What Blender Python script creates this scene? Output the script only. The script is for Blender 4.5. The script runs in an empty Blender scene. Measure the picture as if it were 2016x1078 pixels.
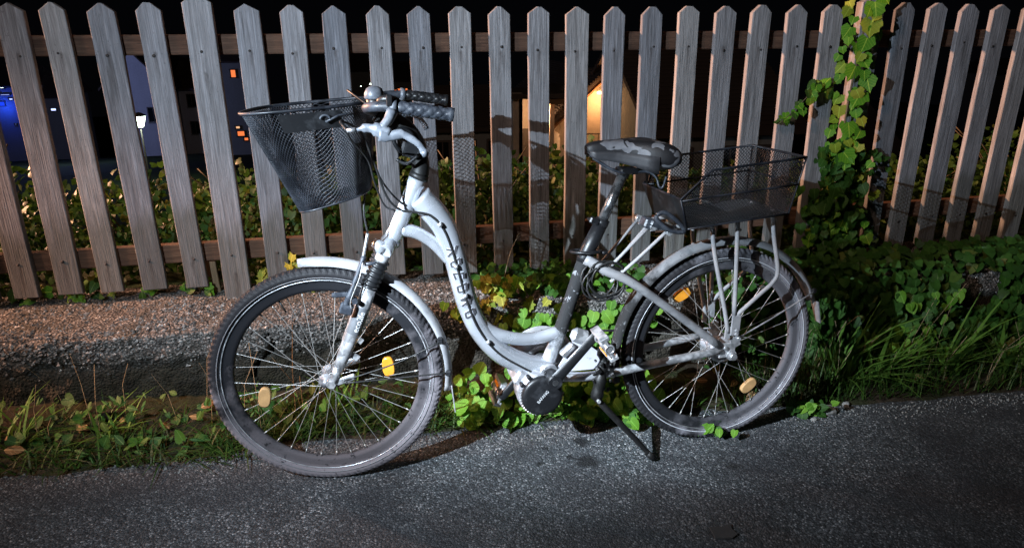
import bpy, math, random
from mathutils import Vector, Matrix, noise

scene = bpy.context.scene
C = bpy.context.collection
R = math.radians

# ------------------------------------------------------------------ camera
cam_d = bpy.data.cameras.new('camera')
cam = bpy.data.objects.new('camera', cam_d)
C.objects.link(cam)
cam_d.sensor_width = 36.0
cam_d.lens = 36.0 * 1380.0 / 2016.0
cam_d.clip_start = 0.05
cam_d.clip_end = 600.0
PITCH, YAW, ROLL = 0.33602, -0.16715, -0.0055
CAM = Vector((1.2031, -2.6511, 1.2838))
_f = Vector((-math.sin(YAW) * math.cos(PITCH), math.cos(YAW) * math.cos(PITCH), -math.sin(PITCH)))
_r = Vector((math.cos(YAW), math.sin(YAW), 0))
_u = _r.cross(_f)
_r2 = _r * math.cos(ROLL) + _u * math.sin(ROLL)
_u2 = _u * math.cos(ROLL) - _r * math.sin(ROLL)
_b = -_f
cam.matrix_world = Matrix(((_r2.x, _u2.x, _b.x, CAM.x), (_r2.y, _u2.y, _b.y, CAM.y), (_r2.z, _u2.z, _b.z, CAM.z), (0, 0, 0, 1)))
scene.camera = cam

# ------------------------------------------------------------------ night sky
world = bpy.data.worlds.new('World')
scene.world = world
world.use_nodes = True
wn = world.node_tree
wbg = wn.nodes['Background']
wbg.inputs['Color'].default_value = (0.55, 0.6, 0.85, 1)
wbg.inputs['Strength'].default_value = 0.0016
scene.view_settings.view_transform = 'Standard'
scene.view_settings.look = 'None'
scene.view_settings.exposure = 0.0
scene.view_settings.gamma = 1.0
scene.cycles.max_bounces = 6
scene.cycles.use_denoising = True
scene.cycles.sample_clamp_indirect = 4.0


def lamp(name, kind, loc, power, color, radius, target=None, size=None, blend=1.0):
    d = bpy.data.lights.new(name, kind)
    d.energy = power
    d.color = color
    d.shadow_soft_size = radius
    o = bpy.data.objects.new(name, d)
    C.objects.link(o)
    o.location = loc
    if target is not None:
        o.rotation_euler = (Vector(target) - Vector(loc)).to_track_quat('-Z', 'Y').to_euler()
    if size:
        d.spot_size = size
        d.spot_blend = blend
    return o


# hand torch of the person beside the photographer (its shadows fall to the right on the fence)
lamp('hand_torch_light', 'SPOT', (0.08, -2.02, 1.57), 345, (0.70, 0.85, 1.0), 0.006, (2.45, -0.32, 0.78), R(130), 1.0)
lamp('hand_torch_hot_core', 'SPOT', (0.08, -2.02, 1.57), 620, (0.74, 0.87, 1.0), 0.006, (1.72, -0.62, 0.30), R(31), 1.0)
# sodium lamp of the lane behind the fence, far left: strikes the left edges of the pickets
lamp('lane_lamp_light', 'SPOT', (-7.0, 4.6, 2.9), 14000, (1.0, 0.50, 0.29), 0.45, (2.5, 0.0, 0.95), R(23), 0.4)
# added warm fill from the near side, overhead left, to lift the shadows
lamp('warm_fill_light', 'POINT', (-7.5, -6.5, 9.0), 2400, (1.0, 0.70, 0.55), 0.7)
# added narrow spot that puts orange light on the wall top
lamp('wall_top_fill_light', 'SPOT', (-5.2, -0.75, 3.3), 4300, (1.0, 0.50, 0.31), 0.15, (0.35, -0.13, 0.31), R(13), 0.8)

random.seed(7)
RND = random.Random(11)


# ------------------------------------------------------------------ helpers
class MB:
    def __init__(s):
        s.v = []
        s.f = []
        s.sm = []

    def quad(s, *idx, smooth=False):
        s.f.append(tuple(idx))
        s.sm.append(smooth)

    def poly(s, pts, smooth=False):
        i = len(s.v)
        s.v += [tuple(p) for p in pts]
        s.f.append(tuple(range(i, i + len(pts))))
        s.sm.append(smooth)
        return s

    def box(s, c, size, rot=None, bev=0.0):
        c = Vector(c)
        hx, hy, hz = size[0] / 2, size[1] / 2, size[2] / 2
        i = len(s.v)
        if bev <= 0:
            P = [(sx * hx, sy * hy, sz * hz) for sz in (-1, 1) for sy in (-1, 1) for sx in (-1, 1)]
            F = [(0, 2, 3, 1), (4, 5, 7, 6), (0, 1, 5, 4), (2, 6, 7, 3), (0, 4, 6, 2), (1, 3, 7, 5)]
        else:
            b = min(bev, hx * .9, hy * .9, hz * .9)
            P = []
            for sz in (-1, 1):
                for sy in (-1, 1):
                    for sx in (-1, 1):
                        P += [(sx * hx, sy * (hy - b), sz * (hz - b)), (sx * (hx - b), sy * hy, sz * (hz - b)), (sx * (hx - b), sy * (hy - b), sz * hz)]
            k = lambda x, y, z, a: ((z * 2 + y) * 2 + x) * 3 + a
            F = []
            F.append((k(1, 0, 0, 0), k(1, 1, 0, 0), k(1, 1, 1, 0), k(1, 0, 1, 0)))
            F.append((k(0, 0, 0, 0), k(0, 0, 1, 0), k(0, 1, 1, 0), k(0, 1, 0, 0)))
            F.append((k(0, 1, 0, 1), k(0, 1, 1, 1), k(1, 1, 1, 1), k(1, 1, 0, 1)))
            F.append((k(0, 0, 0, 1), k(1, 0, 0, 1), k(1, 0, 1, 1), k(0, 0, 1, 1)))
            F.append((k(0, 0, 1, 2), k(1, 0, 1, 2), k(1, 1, 1, 2), k(0, 1, 1, 2)))
            F.append((k(0, 0, 0, 2), k(0, 1, 0, 2), k(1, 1, 0, 2), k(1, 0, 0, 2)))
            for a in (0, 1):
                for c2 in (0, 1):
                    F.append((k(0, a, c2, 1), k(1, a, c2, 1), k(1, a, c2, 2), k(0, a, c2, 2)))
                    F.append((k(a, 0, c2, 0), k(a, 1, c2, 0), k(a, 1, c2, 2), k(a, 0, c2, 2)))
                    F.append((k(a, c2, 0, 0), k(a, c2, 1, 0), k(a, c2, 1, 1), k(a, c2, 0, 1)))
                    for e in (0, 1):
                        F.append((k(a, c2, e, 0), k(a, c2, e, 1), k(a, c2, e, 2)))
        for p in P:
            p = Vector(p)
            if rot is not None:
                p = rot @ p
            s.v.append(tuple(p + c))
        for f in F:
            s.f.append(tuple(j + i for j in f))
            s.sm.append(False)
        return s

    def tube(s, pts, rad, n=10, cap=True, flat=1.0, updir=None, smooth=True):
        pts = [Vector(p) for p in pts]
        if not hasattr(rad, '__len__'):
            rad = [rad] * len(pts)
        i0 = len(s.v)
        prev = None
        for k, p in enumerate(pts):
            t = (pts[min(k + 1, len(pts) - 1)] - pts[max(k - 1, 0)])
            if t.length < 1e-9:
                t = Vector((0, 0, 1))
            t.normalize()
            if prev is None:
                r = Vector(updir) if updir is not None else (Vector((0, 1, 0)) if abs(t.y) < .9 else Vector((1, 0, 0)))
            else:
                r = prev
            r = r - t * r.dot(t)
            if r.length < 1e-6:
                r = t.orthogonal()
            r.normalize()
            prev = r
            q = t.cross(r)
            for j in range(n):
                a = 2 * math.pi * j / n
                s.v.append(tuple(p + r * (math.cos(a) * rad[k] * flat) + q * (math.sin(a) * rad[k])))
        for k in range(len(pts) - 1):
            for j in range(n):
                a = i0 + k * n + j
                b = i0 + k * n + (j + 1) % n
                s.f.append((a, b, b + n, a + n))
                s.sm.append(smooth)
        if cap:
            s.f.append(tuple(i0 + j for j in range(n))[::-1])
            s.sm.append(False)
            e = i0 + (len(pts) - 1) * n
            s.f.append(tuple(e + j for j in range(n)))
            s.sm.append(False)
        return s

    def lathe(s, prof, segs=48, axis='Y', c=(0, 0, 0), a0=0.0, a1=2 * math.pi, close=False, smooth=True):
        # prof = (radius, offset along axis)
        full = abs(a1 - a0 - 2 * math.pi) < 1e-6
        m = len(prof)
        i0 = len(s.v)
        ns = segs if full else segs + 1
        c = Vector(c)
        for k in range(ns):
            a = a0 + (a1 - a0) * k / segs
            for (r, o) in prof:
                x, z = r * math.cos(a), r * math.sin(a)
                s.v.append(tuple(c + (Vector((x, o, z)) if axis == 'Y' else Vector((x, z, o)))))
        for k in range(segs):
            A = i0 + k * m
            B = i0 + ((k + 1) % ns) * m
            for j in range(m - 1 if not close else m):
                j2 = (j + 1) % m
                s.f.append((A + j, A + j2, B + j2, B + j))
                s.sm.append(smooth)
        return s

    def wire(s, p, q, r):
        p = Vector(p)
        q = Vector(q)
        d = q - p
        if d.length < 1e-7:
            return
        d.normalize()
        u = d.orthogonal().normalized()
        w = d.cross(u)
        i = len(s.v)
        for b in (p, q):
            for k in range(3):
                a = k * 2.0944
                s.v.append(tuple(b + u * (r * math.cos(a)) + w * (r * math.sin(a))))
        for k in range(3):
            l = (k + 1) % 3
            s.f.append((i + k, i + l, i + 3 + l, i + 3 + k))
            s.sm.append(True)

    def mesh(s, name, mat=None):
        me = bpy.data.meshes.new(name)
        me.from_pydata([tuple(v) for v in s.v], [], s.f)
        me.polygons.foreach_set('use_smooth', s.sm)
        if mat is not None:
            me.materials.append(mat)
        me.update()
        return me

    def build(s, name, mat, parent=None, loc=None, fix=True):
        me = s.mesh(name, mat)
        if fix:
            import bmesh
            bm = bmesh.new()
            bm.from_mesh(me)
            bmesh.ops.recalc_face_normals(bm, faces=bm.faces)
            bm.to_mesh(me)
            bm.free()
        o = bpy.data.objects.new(name, me)
        C.objects.link(o)
        if parent is not None:
            o.parent = parent
        if loc is not None:
            o.location = loc
        return o


def put(name, me, parent=None, M=None):
    o = bpy.data.objects.new(name, me)
    C.objects.link(o)
    if parent is not None:
        o.parent = parent
    if M is not None:
        o.matrix_local = M
    return o


def tag(o, label=None, cat=None, group=None, kind=None):
    if label:
        o['label'] = label
    if cat:
        o['category'] = cat
    if group:
        o['group'] = group
    if kind:
        o['kind'] = kind
    return o


def empty(name, loc=(0, 0, 0)):
    o = bpy.data.objects.new(name, None)
    o.empty_display_size = 0.1
    C.objects.link(o)
    o.location = loc
    return o


def cr(pts, per=6):
    P = [Vector(p) for p in pts]
    P = [P[0] * 2 - P[1]] + P + [P[-1] * 2 - P[-2]]
    out = []
    for i in range(1, len(P) - 2):
        p0, p1, p2, p3 = P[i - 1], P[i], P[i + 1], P[i + 2]
        for k in range(per):
            t = k / per
            out.append(0.5 * ((2 * p1) + (p2 - p0) * t + (2 * p0 - 5 * p1 + 4 * p2 - p3) * t * t + (3 * p1 - p0 - 3 * p2 + p3) * t ** 3))
    out.append(P[-2].copy())
    return out


def lerpl(vals, n):
    out = []
    for k in range(n):
        x = k / (n - 1) * (len(vals) - 1)
        i = min(int(x), len(vals) - 2)
        out.append(vals[i] + (vals[i + 1] - vals[i]) * (x - i))
    return out


# ------------------------------------------------------------------ materials
def mat_new(name):
    m = bpy.data.materials.new(name)
    m.use_nodes = True
    nt = m.node_tree
    return m, nt, nt.nodes['Principled BSDF']


def nd(nt, t, **kw):
    n = nt.nodes.new(t)
    for k, v in kw.items():
        if k.startswith('i_'):
            n.inputs[k[2:]].default_value = v
        else:
            setattr(n, k, v)
    return n


def ramp(nt, fac, stops):
    r = nt.nodes.new('ShaderNodeValToRGB')
    e = r.color_ramp.elements
    while len(e) < len(stops):
        e.new(0.5)
    for i, (p, c) in enumerate(stops):
        e[i].position = p
        e[i].color = (c[0], c[1], c[2], 1) if hasattr(c, '__len__') else (c, c, c, 1)
    nt.links.new(fac, r.inputs[0])
    return r.outputs[0]


def mixc(nt, fac, a, b, mode='MIX'):
    n = nt.nodes.new('ShaderNodeMix')
    n.data_type = 'RGBA'
    n.blend_type = mode
    for sock, val in ((n.inputs[0], fac), (n.inputs[6], a), (n.inputs[7], b)):
        if hasattr(val, 'links') or hasattr(val, 'is_linked'):
            nt.links.new(val, sock)
        else:
            sock.default_value = val if not hasattr(val, '__len__') else (val[0], val[1], val[2], 1)
    return n.outputs[2]


def noise_n(nt, vec, scale, detail=4, rough=.55, dist=0.0):
    n = nd(nt, 'ShaderNodeTexNoise')
    n.inputs['Scale'].default_value = scale
    n.inputs['Detail'].default_value = detail
    n.inputs['Roughness'].default_value = rough
    n.inputs['Distortion'].default_value = dist
    if vec is not None:
        nt.links.new(vec, n.inputs['Vector'])
    return n.outputs[0]


def coords(nt, scale=(1, 1, 1), rand=False):
    tc = nd(nt, 'ShaderNodeTexCoord')
    mp = nd(nt, 'ShaderNodeMapping')
    mp.inputs['Scale'].default_value = scale
    nt.links.new(tc.outputs['Object'], mp.inputs['Vector'])
    if rand:
        oi = nd(nt, 'ShaderNodeObjectInfo')
        ml = nd(nt, 'ShaderNodeMath', operation='MULTIPLY')
        ml.inputs[1].default_value = 37.0
        nt.links.new(oi.outputs['Random'], ml.inputs[0])
        cb = nd(nt, 'ShaderNodeCombineXYZ')
        for k in (0, 1, 2):
            nt.links.new(ml.outputs[0], cb.inputs[k])
        nt.links.new(cb.outputs[0], mp.inputs['Location'])
    return mp.outputs[0]


def bump(nt, h, bsdf, strength=.5, dist=.002):
    b = nd(nt, 'ShaderNodeBump')
    b.inputs['Strength'].default_value = strength
    b.inputs['Distance'].default_value = dist
    nt.links.new(h, b.inputs['Height'])
    nt.links.new(b.outputs[0], bsdf.inputs['Normal'])


def nd_scaled(nt, sock, k):
    n = nd(nt, 'ShaderNodeMath', operation='MULTIPLY')
    nt.links.new(sock, n.inputs[0])
    n.inputs[1].default_value = k
    return n.outputs[0]


def wood_mat(name, light, dark, gscale=1.0, rough=.85, bstr=.8, foot=True):
    m, nt, p = mat_new(name)
    v = coords(nt, (1, 1, .035), True)
    v2 = coords(nt, (1, 1, .35), True)
    grain = noise_n(nt, v, 95 * gscale, 6, .65, .6)
    fine = noise_n(nt, v, 330 * gscale, 3, .6)
    blot = noise_n(nt, v2, 9, 4, .6)
    c = ramp(nt, grain, [(.30, dark), (.52, [(a + b) / 2 for a, b in zip(light, dark)]), (.68, light)])
    c = mixc(nt, ramp(nt, fine, [(.38, .55), (.6, 0)]), c, [x * .45 for x in dark])
    c = mixc(nt, ramp(nt, blot, [(.40, 0), (.72, .6)]), c, [x * .62 for x in light])
    oi = nd(nt, 'ShaderNodeObjectInfo')
    c = mixc(nt, 1.0, c, ramp(nt, oi.outputs['Random'], [(0, (.62, .64, .68)), (.35, (.88, .88, .9)), (.7, (1.0, .97, .94)), (1, (1.2, 1.15, 1.08))]), 'MULTIPLY')
    # knots and green-black algae creeping up from the sawn foot
    vk = coords(nt, (1, .0, .45), True)
    kn = nd(nt, 'ShaderNodeTexVoronoi')
    kn.inputs['Scale'].default_value = 7.5
    nt.links.new(vk, kn.inputs['Vector'])
    c = mixc(nt, ramp(nt, kn.outputs['Distance'], [(.05, .85), (.085, .35), (.13, 0)]), c, [x * .35 for x in dark])
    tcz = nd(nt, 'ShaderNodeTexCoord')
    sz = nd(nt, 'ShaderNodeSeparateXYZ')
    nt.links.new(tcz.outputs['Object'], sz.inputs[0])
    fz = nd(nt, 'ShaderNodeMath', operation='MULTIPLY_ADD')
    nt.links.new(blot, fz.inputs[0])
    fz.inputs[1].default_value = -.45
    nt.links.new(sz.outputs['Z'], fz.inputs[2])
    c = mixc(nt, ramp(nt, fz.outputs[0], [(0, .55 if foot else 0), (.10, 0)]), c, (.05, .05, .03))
    if foot:
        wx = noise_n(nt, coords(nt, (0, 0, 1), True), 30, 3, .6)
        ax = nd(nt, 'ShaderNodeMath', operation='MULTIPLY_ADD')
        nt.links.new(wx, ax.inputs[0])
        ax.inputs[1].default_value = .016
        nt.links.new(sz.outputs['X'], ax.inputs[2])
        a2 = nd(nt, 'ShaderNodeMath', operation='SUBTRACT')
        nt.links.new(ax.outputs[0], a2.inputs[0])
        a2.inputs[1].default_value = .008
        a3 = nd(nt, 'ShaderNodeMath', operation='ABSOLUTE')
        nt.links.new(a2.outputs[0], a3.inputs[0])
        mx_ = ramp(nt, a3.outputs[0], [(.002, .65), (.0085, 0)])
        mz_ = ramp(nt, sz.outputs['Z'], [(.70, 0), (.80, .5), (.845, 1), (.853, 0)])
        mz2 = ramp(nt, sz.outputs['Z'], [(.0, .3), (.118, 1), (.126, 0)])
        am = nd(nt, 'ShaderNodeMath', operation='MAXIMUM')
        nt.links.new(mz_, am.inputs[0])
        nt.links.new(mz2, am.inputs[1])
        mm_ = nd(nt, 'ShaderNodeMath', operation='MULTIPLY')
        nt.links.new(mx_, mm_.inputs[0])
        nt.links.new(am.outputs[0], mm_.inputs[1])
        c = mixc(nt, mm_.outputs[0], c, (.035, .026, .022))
    st = noise_n(nt, coords(nt, (1, 1, .12), True), 26, 4, .6, .3)
    c = mixc(nt, ramp(nt, st, [(.54, 0), (.70, .6)]), c, [x * .5 for x in dark])
    # grey lichen specks
    vs = coords(nt, (1, 1, .6), True)
    sp = noise_n(nt, vs, 210, 2, .5)
    c = mixc(nt, ramp(nt, sp, [(.66, 0), (.72, .55)]), c, (.06, .055, .05))
    nt.links.new(c, p.inputs['Base Color'])
    p.inputs['Roughness'].default_value = rough
    p.inputs['Specular IOR Level'].default_value = .25
    ad = nd(nt, 'ShaderNodeMath', operation='ADD')
    nt.links.new(grain, ad.inputs[0])
    nt.links.new(fine, ad.inputs[1])
    bump(nt, ad.outputs[0], p, bstr, .0035)
    return m


def dusty(name, base, rough, metal, dust=(.30, .29, .31), amount=.5, scale=26, spec=.5, drough=.85, lo=.45, hi=.65, splat=True):
    m, nt, p = mat_new(name)
    v = coords(nt)
    n1 = noise_n(nt, v, scale, 6, .65, .2)
    n2 = noise_n(nt, v, scale * 5, 3, .6)
    mk = ramp(nt, n1, [(lo, 0), (hi, amount)])
    c = mixc(nt, mk, base, dust)
    if splat:
        c = mixc(nt, ramp(nt, n2, [(.66, 0), (.71, .7)]), c, [x * .35 for x in dust])
    nt.links.new(c, p.inputs['Base Color'])
    rr = nd(nt, 'ShaderNodeMapRange')
    nt.links.new(mk, rr.inputs[0])
    rr.inputs[3].default_value = rough
    rr.inputs[4].default_value = drough
    nt.links.new(rr.outputs[0], p.inputs['Roughness'])
    mm = nd(nt, 'ShaderNodeMath', operation='SUBTRACT')
    mm.inputs[0].default_value = metal
    nt.links.new(mk, mm.inputs[1])
    mm.use_clamp = True
    nt.links.new(mm.outputs[0], p.inputs['Metallic'])
    p.inputs['Specular IOR Level'].default_value = spec
    bump(nt, n2, p, .12, .001)
    return m


def plain(name, col, rough=.6, metal=0.0, spec=.5, emit=None, estr=1.0):
    m, nt, p = mat_new(name)
    v = coords(nt)
    n1 = noise_n(nt, v, 40, 4, .6)
    c = mixc(nt, ramp(nt, n1, [(.3, 0), (.7, 1)]), [x * .8 for x in col], [min(1, x * 1.15) for x in col])
    nt.links.new(c, p.inputs['Base Color'])
    p.inputs['Roughness'].default_value = rough
    p.inputs['Metallic'].default_value = metal
    p.inputs['Specular IOR Level'].default_value = spec
    if emit:
        p.inputs['Emission Color'].default_value = (*emit, 1)
        p.inputs['Emission Strength'].default_value = estr
    return m


def wheel_dust(name, clean, dust, rough, metal, bias, up, off=0.0):
    """dried grey mud that gathered on one side of the wheel (wheel coordinates)"""
    m, nt, p = mat_new(name)
    v = coords(nt)
    tc = nd(nt, 'ShaderNodeTexCoord')
    dp = nd(nt, 'ShaderNodeVectorMath', operation='DOT_PRODUCT')
    nt.links.new(tc.outputs['Object'], dp.inputs[0])
    dp.inputs[1].default_value = up
    n1 = noise_n(nt, v, 14, 5, .6)
    n2 = noise_n(nt, v, 52, 5, .68)
    n3 = noise_n(nt, v, 170, 3, .6)
    a1 = nd(nt, 'ShaderNodeMath', operation='MULTIPLY_ADD')
    nt.links.new(n1, a1.inputs[0])
    a1.inputs[1].default_value = 1.1
    ao = nd(nt, 'ShaderNodeMath', operation='ADD')
    nt.links.new(dp.outputs['Value'], ao.inputs[0])
    ao.inputs[1].default_value = off
    nt.links.new(ao.outputs[0], a1.inputs[2])
    mk = ramp(nt, a1.outputs[0], [(max(0, bias - .16), .03), (min(1, bias + .12), .95)])
    d2 = mixc(nt, ramp(nt, n3, [(.3, .0), (.7, .5)]), dust, [x * .72 for x in dust])
    c = mixc(nt, mk, clean, d2)
    c = mixc(nt, ramp(nt, n2, [(.60, 0), (.64, .9)]), c, [x * .6 for x in clean])
    nt.links.new(c, p.inputs['Base Color'])
    rr = nd(nt, 'ShaderNodeMapRange')
    nt.links.new(mk, rr.inputs[0])
    rr.inputs[3].default_value = rough
    rr.inputs[4].default_value = .9
    nt.links.new(rr.outputs[0], p.inputs['Roughness'])
    p.inputs['Metallic'].default_value = metal
    p.inputs['Specular IOR Level'].default_value = .25
    bump(nt, n3, p, .25, .0015)
    return m


def leaf_mat(name, stops, island=False, trans=.35):
    m = bpy.data.materials.new(name)
    m.use_nodes = True
    nt = m.node_tree
    p = nt.nodes['Principled BSDF']
    out = nt.nodes['Material Output']
    if island:
        g = nd(nt, 'ShaderNodeNewGeometry')
        fac = g.outputs['Random Per Island']
    else:
        fac = nd(nt, 'ShaderNodeObjectInfo').outputs['Random']
    c = ramp(nt, fac, stops)
    v = coords(nt)
    n1 = noise_n(nt, v, 60, 4, .6)
    c = mixc(nt, ramp(nt, n1, [(.45, 0), (.75, .5)]), c, [x * .5 for x in stops[0][1]])
    if not island:
        tcv = nd(nt, 'ShaderNodeTexCoord')
        sv = nd(nt, 'ShaderNodeSeparateXYZ')
        nt.links.new(tcv.outputs['Object'], sv.inputs[0])
        ab = nd(nt, 'ShaderNodeMath', operation='ABSOLUTE')
        nt.links.new(sv.outputs['X'], ab.inputs[0])
        md = ramp(nt, ab.outputs[0], [(.012, .7), (.04, 0)])
        dg = nd(nt, 'ShaderNodeMath', operation='MULTIPLY_ADD')
        nt.links.new(ab.outputs[0], dg.inputs[0])
        dg.inputs[1].default_value = -.85
        nt.links.new(sv.outputs['Y'], dg.inputs[2])
        fr_ = nd(nt, 'ShaderNodeMath', operation='PINGPONG')
        nt.links.new(dg.outputs[0], fr_.inputs[0])
        fr_.inputs[1].default_value = .11
        sd_ = ramp(nt, fr_.outputs[0], [(.0, .45), (.022, 0)])
        c = mixc(nt, md, c, [min(1, x * 1.9 + .03) for x in stops[len(stops) // 2][1]])
        c = mixc(nt, sd_, c, [min(1, x * 1.6 + .02) for x in stops[len(stops) // 2][1]])
        # browned, nibbled blotches
        vb = coords(nt, (1, 1, 1), True)
        nb = noise_n(nt, vb, 3.2, 4, .6)
        c = mixc(nt, ramp(nt, nb, [(.70, 0), (.76, .6)]), c, (.12, .09, .03))
    nt.links.new(c, p.inputs['Base Color'])
    p.inputs['Roughness'].default_value = .5
    p.inputs['Specular IOR Level'].default_value = .2
    t = nd(nt, 'ShaderNodeBsdfTranslucent')
    nt.links.new(c, t.inputs['Color'])
    ms = nd(nt, 'ShaderNodeMixShader')
    ms.inputs[0].default_value = trans
    nt.links.new(p.outputs[0], ms.inputs[1])
    nt.links.new(t.outputs[0], ms.inputs[2])
    nt.links.new(ms.outputs[0], out.inputs['Surface'])
    bump(nt, n1, p, .3, .002)
    return m


M = {}
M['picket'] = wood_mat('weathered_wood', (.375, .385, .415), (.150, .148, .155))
M['rail'] = wood_mat('rail_wood', (.17, .095, .06), (.07, .036, .024), foot=False)
M['stake'] = wood_mat('stake_wood', (.40, .27, .16), (.2, .12, .07))
M['nail'] = plain('nail_iron', (.025, .02, .018), .6, .3)

# ---- asphalt
m, nt, p = mat_new('asphalt')
v = coords(nt)
vo = nd(nt, 'ShaderNodeTexVoronoi')
vo.inputs['Scale'].default_value = 185
nt.links.new(v, vo.inputs['Vector'])
vo2 = nd(nt, 'ShaderNodeTexVoronoi')
vo2.inputs['Scale'].default_value = 60
nt.links.new(v, vo2.inputs['Vector'])
sep = nd(nt, 'ShaderNodeSeparateColor')
nt.links.new(vo.outputs['Color'], sep.inputs[0])
stone = ramp(nt, sep.outputs[0], [(0, (.025, .026, .028)), (.5, (.075, .088, .094)), (.8, (.14, .143, .15)), (.92, (.25, .255, .26)), (1, (.46, .46, .46))])
gapm = ramp(nt, vo.outputs['Distance'], [(.30, 0), (.75, .8)])
c = mixc(nt, gapm, stone, (.012, .012, .013))
big = noise_n(nt, v, 3.2, 5, .6, .3)
c = mixc(nt, ramp(nt, big, [(.40, 0), (.64, .72)]), c, (.022, .022, .025))
big2 = noise_n(nt, v, .9, 3, .5)
c = mixc(nt, ramp(nt, big2, [(.42, 0), (.7, .45)]), c, (.02, .019, .019))
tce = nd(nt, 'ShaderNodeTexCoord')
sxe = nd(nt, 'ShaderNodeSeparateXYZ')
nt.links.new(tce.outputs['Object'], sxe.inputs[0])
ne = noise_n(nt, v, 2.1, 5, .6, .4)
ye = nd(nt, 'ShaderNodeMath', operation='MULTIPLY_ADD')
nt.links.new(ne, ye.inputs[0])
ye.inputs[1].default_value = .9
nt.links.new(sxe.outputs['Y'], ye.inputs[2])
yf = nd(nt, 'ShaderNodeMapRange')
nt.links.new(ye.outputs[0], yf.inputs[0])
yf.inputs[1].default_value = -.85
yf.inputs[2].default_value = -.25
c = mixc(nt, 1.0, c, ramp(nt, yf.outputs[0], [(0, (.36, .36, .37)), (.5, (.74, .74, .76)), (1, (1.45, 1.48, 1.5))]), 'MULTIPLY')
# damp oil stains with their own outlines
tc = nd(nt, 'ShaderNodeTexCoord')
wob = nd(nt, 'ShaderNodeTexNoise')
wob.inputs['Scale'].default_value = 22
nt.links.new(tc.outputs['Object'], wob.inputs['Vector'])
vm = nd(nt, 'ShaderNodeVectorMath', operation='MULTIPLY_ADD')
nt.links.new(wob.outputs['Color'], vm.inputs[0])
vm.inputs[1].default_value = (.05, .05, 0)
nt.links.new(tc.outputs['Object'], vm.inputs[2])
for (sx, sy, sr) in ((1.775, -.795, .040), (1.78, -.68, .028), (1.66, -.70, .015), (1.62, -.79, .013), (2.24, -.88, .03), (1.94, -.95, .012), (1.73, -.76, .014)):
    ds = nd(nt, 'ShaderNodeVectorMath', operation='DISTANCE')
    nt.links.new(vm.outputs[0], ds.inputs[0])
    ds.inputs[1].default_value = (sx, sy, 0.0)
    c = mixc(nt, ramp(nt, ds.outputs['Value'], [(sr * .7, .85), (sr * 1.15, 0)]), c, (.009, .009, .01))
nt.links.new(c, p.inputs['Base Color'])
p.inputs['Roughness'].default_value = .62
p.inputs['Specular IOR Level'].default_value = .45
b1 = nd(nt, 'ShaderNodeMath', operation='MULTIPLY_ADD')
nt.links.new(vo2.outputs['Distance'], b1.inputs[0])
b1.inputs[1].default_value = .8
nt.links.new(vo.outputs['Distance'], b1.inputs[2])
iv = nd(nt, 'ShaderNodeMath', operation='MULTIPLY')
nt.links.new(b1.outputs[0], iv.inputs[0])
iv.inputs[1].default_value = -1
bump(nt, iv.outputs[0], p, .6, .004)
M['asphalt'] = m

# ---- exposed-aggregate concrete of the low wall
m, nt, p = mat_new('aggregate_concrete')
v = coords(nt)
vo = nd(nt, 'ShaderNodeTexVoronoi')
vo.inputs['Scale'].default_value = 115
nt.links.new(v, vo.inputs['Vector'])
sep = nd(nt, 'ShaderNodeSeparateColor')
nt.links.new(vo.outputs['Color'], sep.inputs[0])
peb = ramp(nt, sep.outputs[0], [(0, (.10, .095, .09)), (.45, (.20, .19, .18)), (.8, (.34, .325, .31)), (1, (.55, .53, .50))])
c = mixc(nt, ramp(nt, vo.outputs['Distance'], [(.25, 0), (.6, .9)]), peb, (.055, .05, .046))
mz = noise_n(nt, v, 6, 6, .65, .4)
c = mixc(nt, ramp(nt, mz, [(.45, 0), (.68, .8)]), c, (.045, .042, .032))
sm_ = noise_n(nt, v, 2.4, 4, .6)
# smoother cement render below the rough lip, with soil stains
tc = nd(nt, 'ShaderNodeTexCoord')
sx = nd(nt, 'ShaderNodeSeparateXYZ')
nt.links.new(tc.outputs['Object'], sx.inputs[0])
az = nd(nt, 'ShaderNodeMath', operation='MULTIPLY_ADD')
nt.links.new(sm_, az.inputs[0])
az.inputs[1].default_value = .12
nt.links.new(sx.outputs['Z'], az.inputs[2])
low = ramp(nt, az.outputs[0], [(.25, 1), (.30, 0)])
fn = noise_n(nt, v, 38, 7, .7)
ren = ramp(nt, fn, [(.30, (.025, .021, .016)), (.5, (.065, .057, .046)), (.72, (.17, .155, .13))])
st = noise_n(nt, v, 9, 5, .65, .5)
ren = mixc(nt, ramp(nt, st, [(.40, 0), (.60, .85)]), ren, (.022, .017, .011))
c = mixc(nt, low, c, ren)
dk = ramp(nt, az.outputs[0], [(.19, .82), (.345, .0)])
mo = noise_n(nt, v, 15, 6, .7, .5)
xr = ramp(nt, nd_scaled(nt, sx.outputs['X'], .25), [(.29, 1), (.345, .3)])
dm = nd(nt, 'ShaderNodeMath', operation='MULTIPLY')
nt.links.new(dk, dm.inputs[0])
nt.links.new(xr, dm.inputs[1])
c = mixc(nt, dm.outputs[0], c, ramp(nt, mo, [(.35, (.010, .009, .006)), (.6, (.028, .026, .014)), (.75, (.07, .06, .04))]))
nt.links.new(c, p.inputs['Base Color'])
p.inputs['Roughness'].default_value = .85
p.inputs['Specular IOR Level'].default_value = .3
iv = nd(nt, 'ShaderNodeMath', operation='MULTIPLY_ADD')
nt.links.new(vo.outputs['Distance'], iv.inputs[0])
iv.inputs[1].default_value = -1
nt.links.new(fn, iv.inputs[2])
bump(nt, iv.outputs[0], p, .9, .008)
M['wall'] = m

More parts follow.
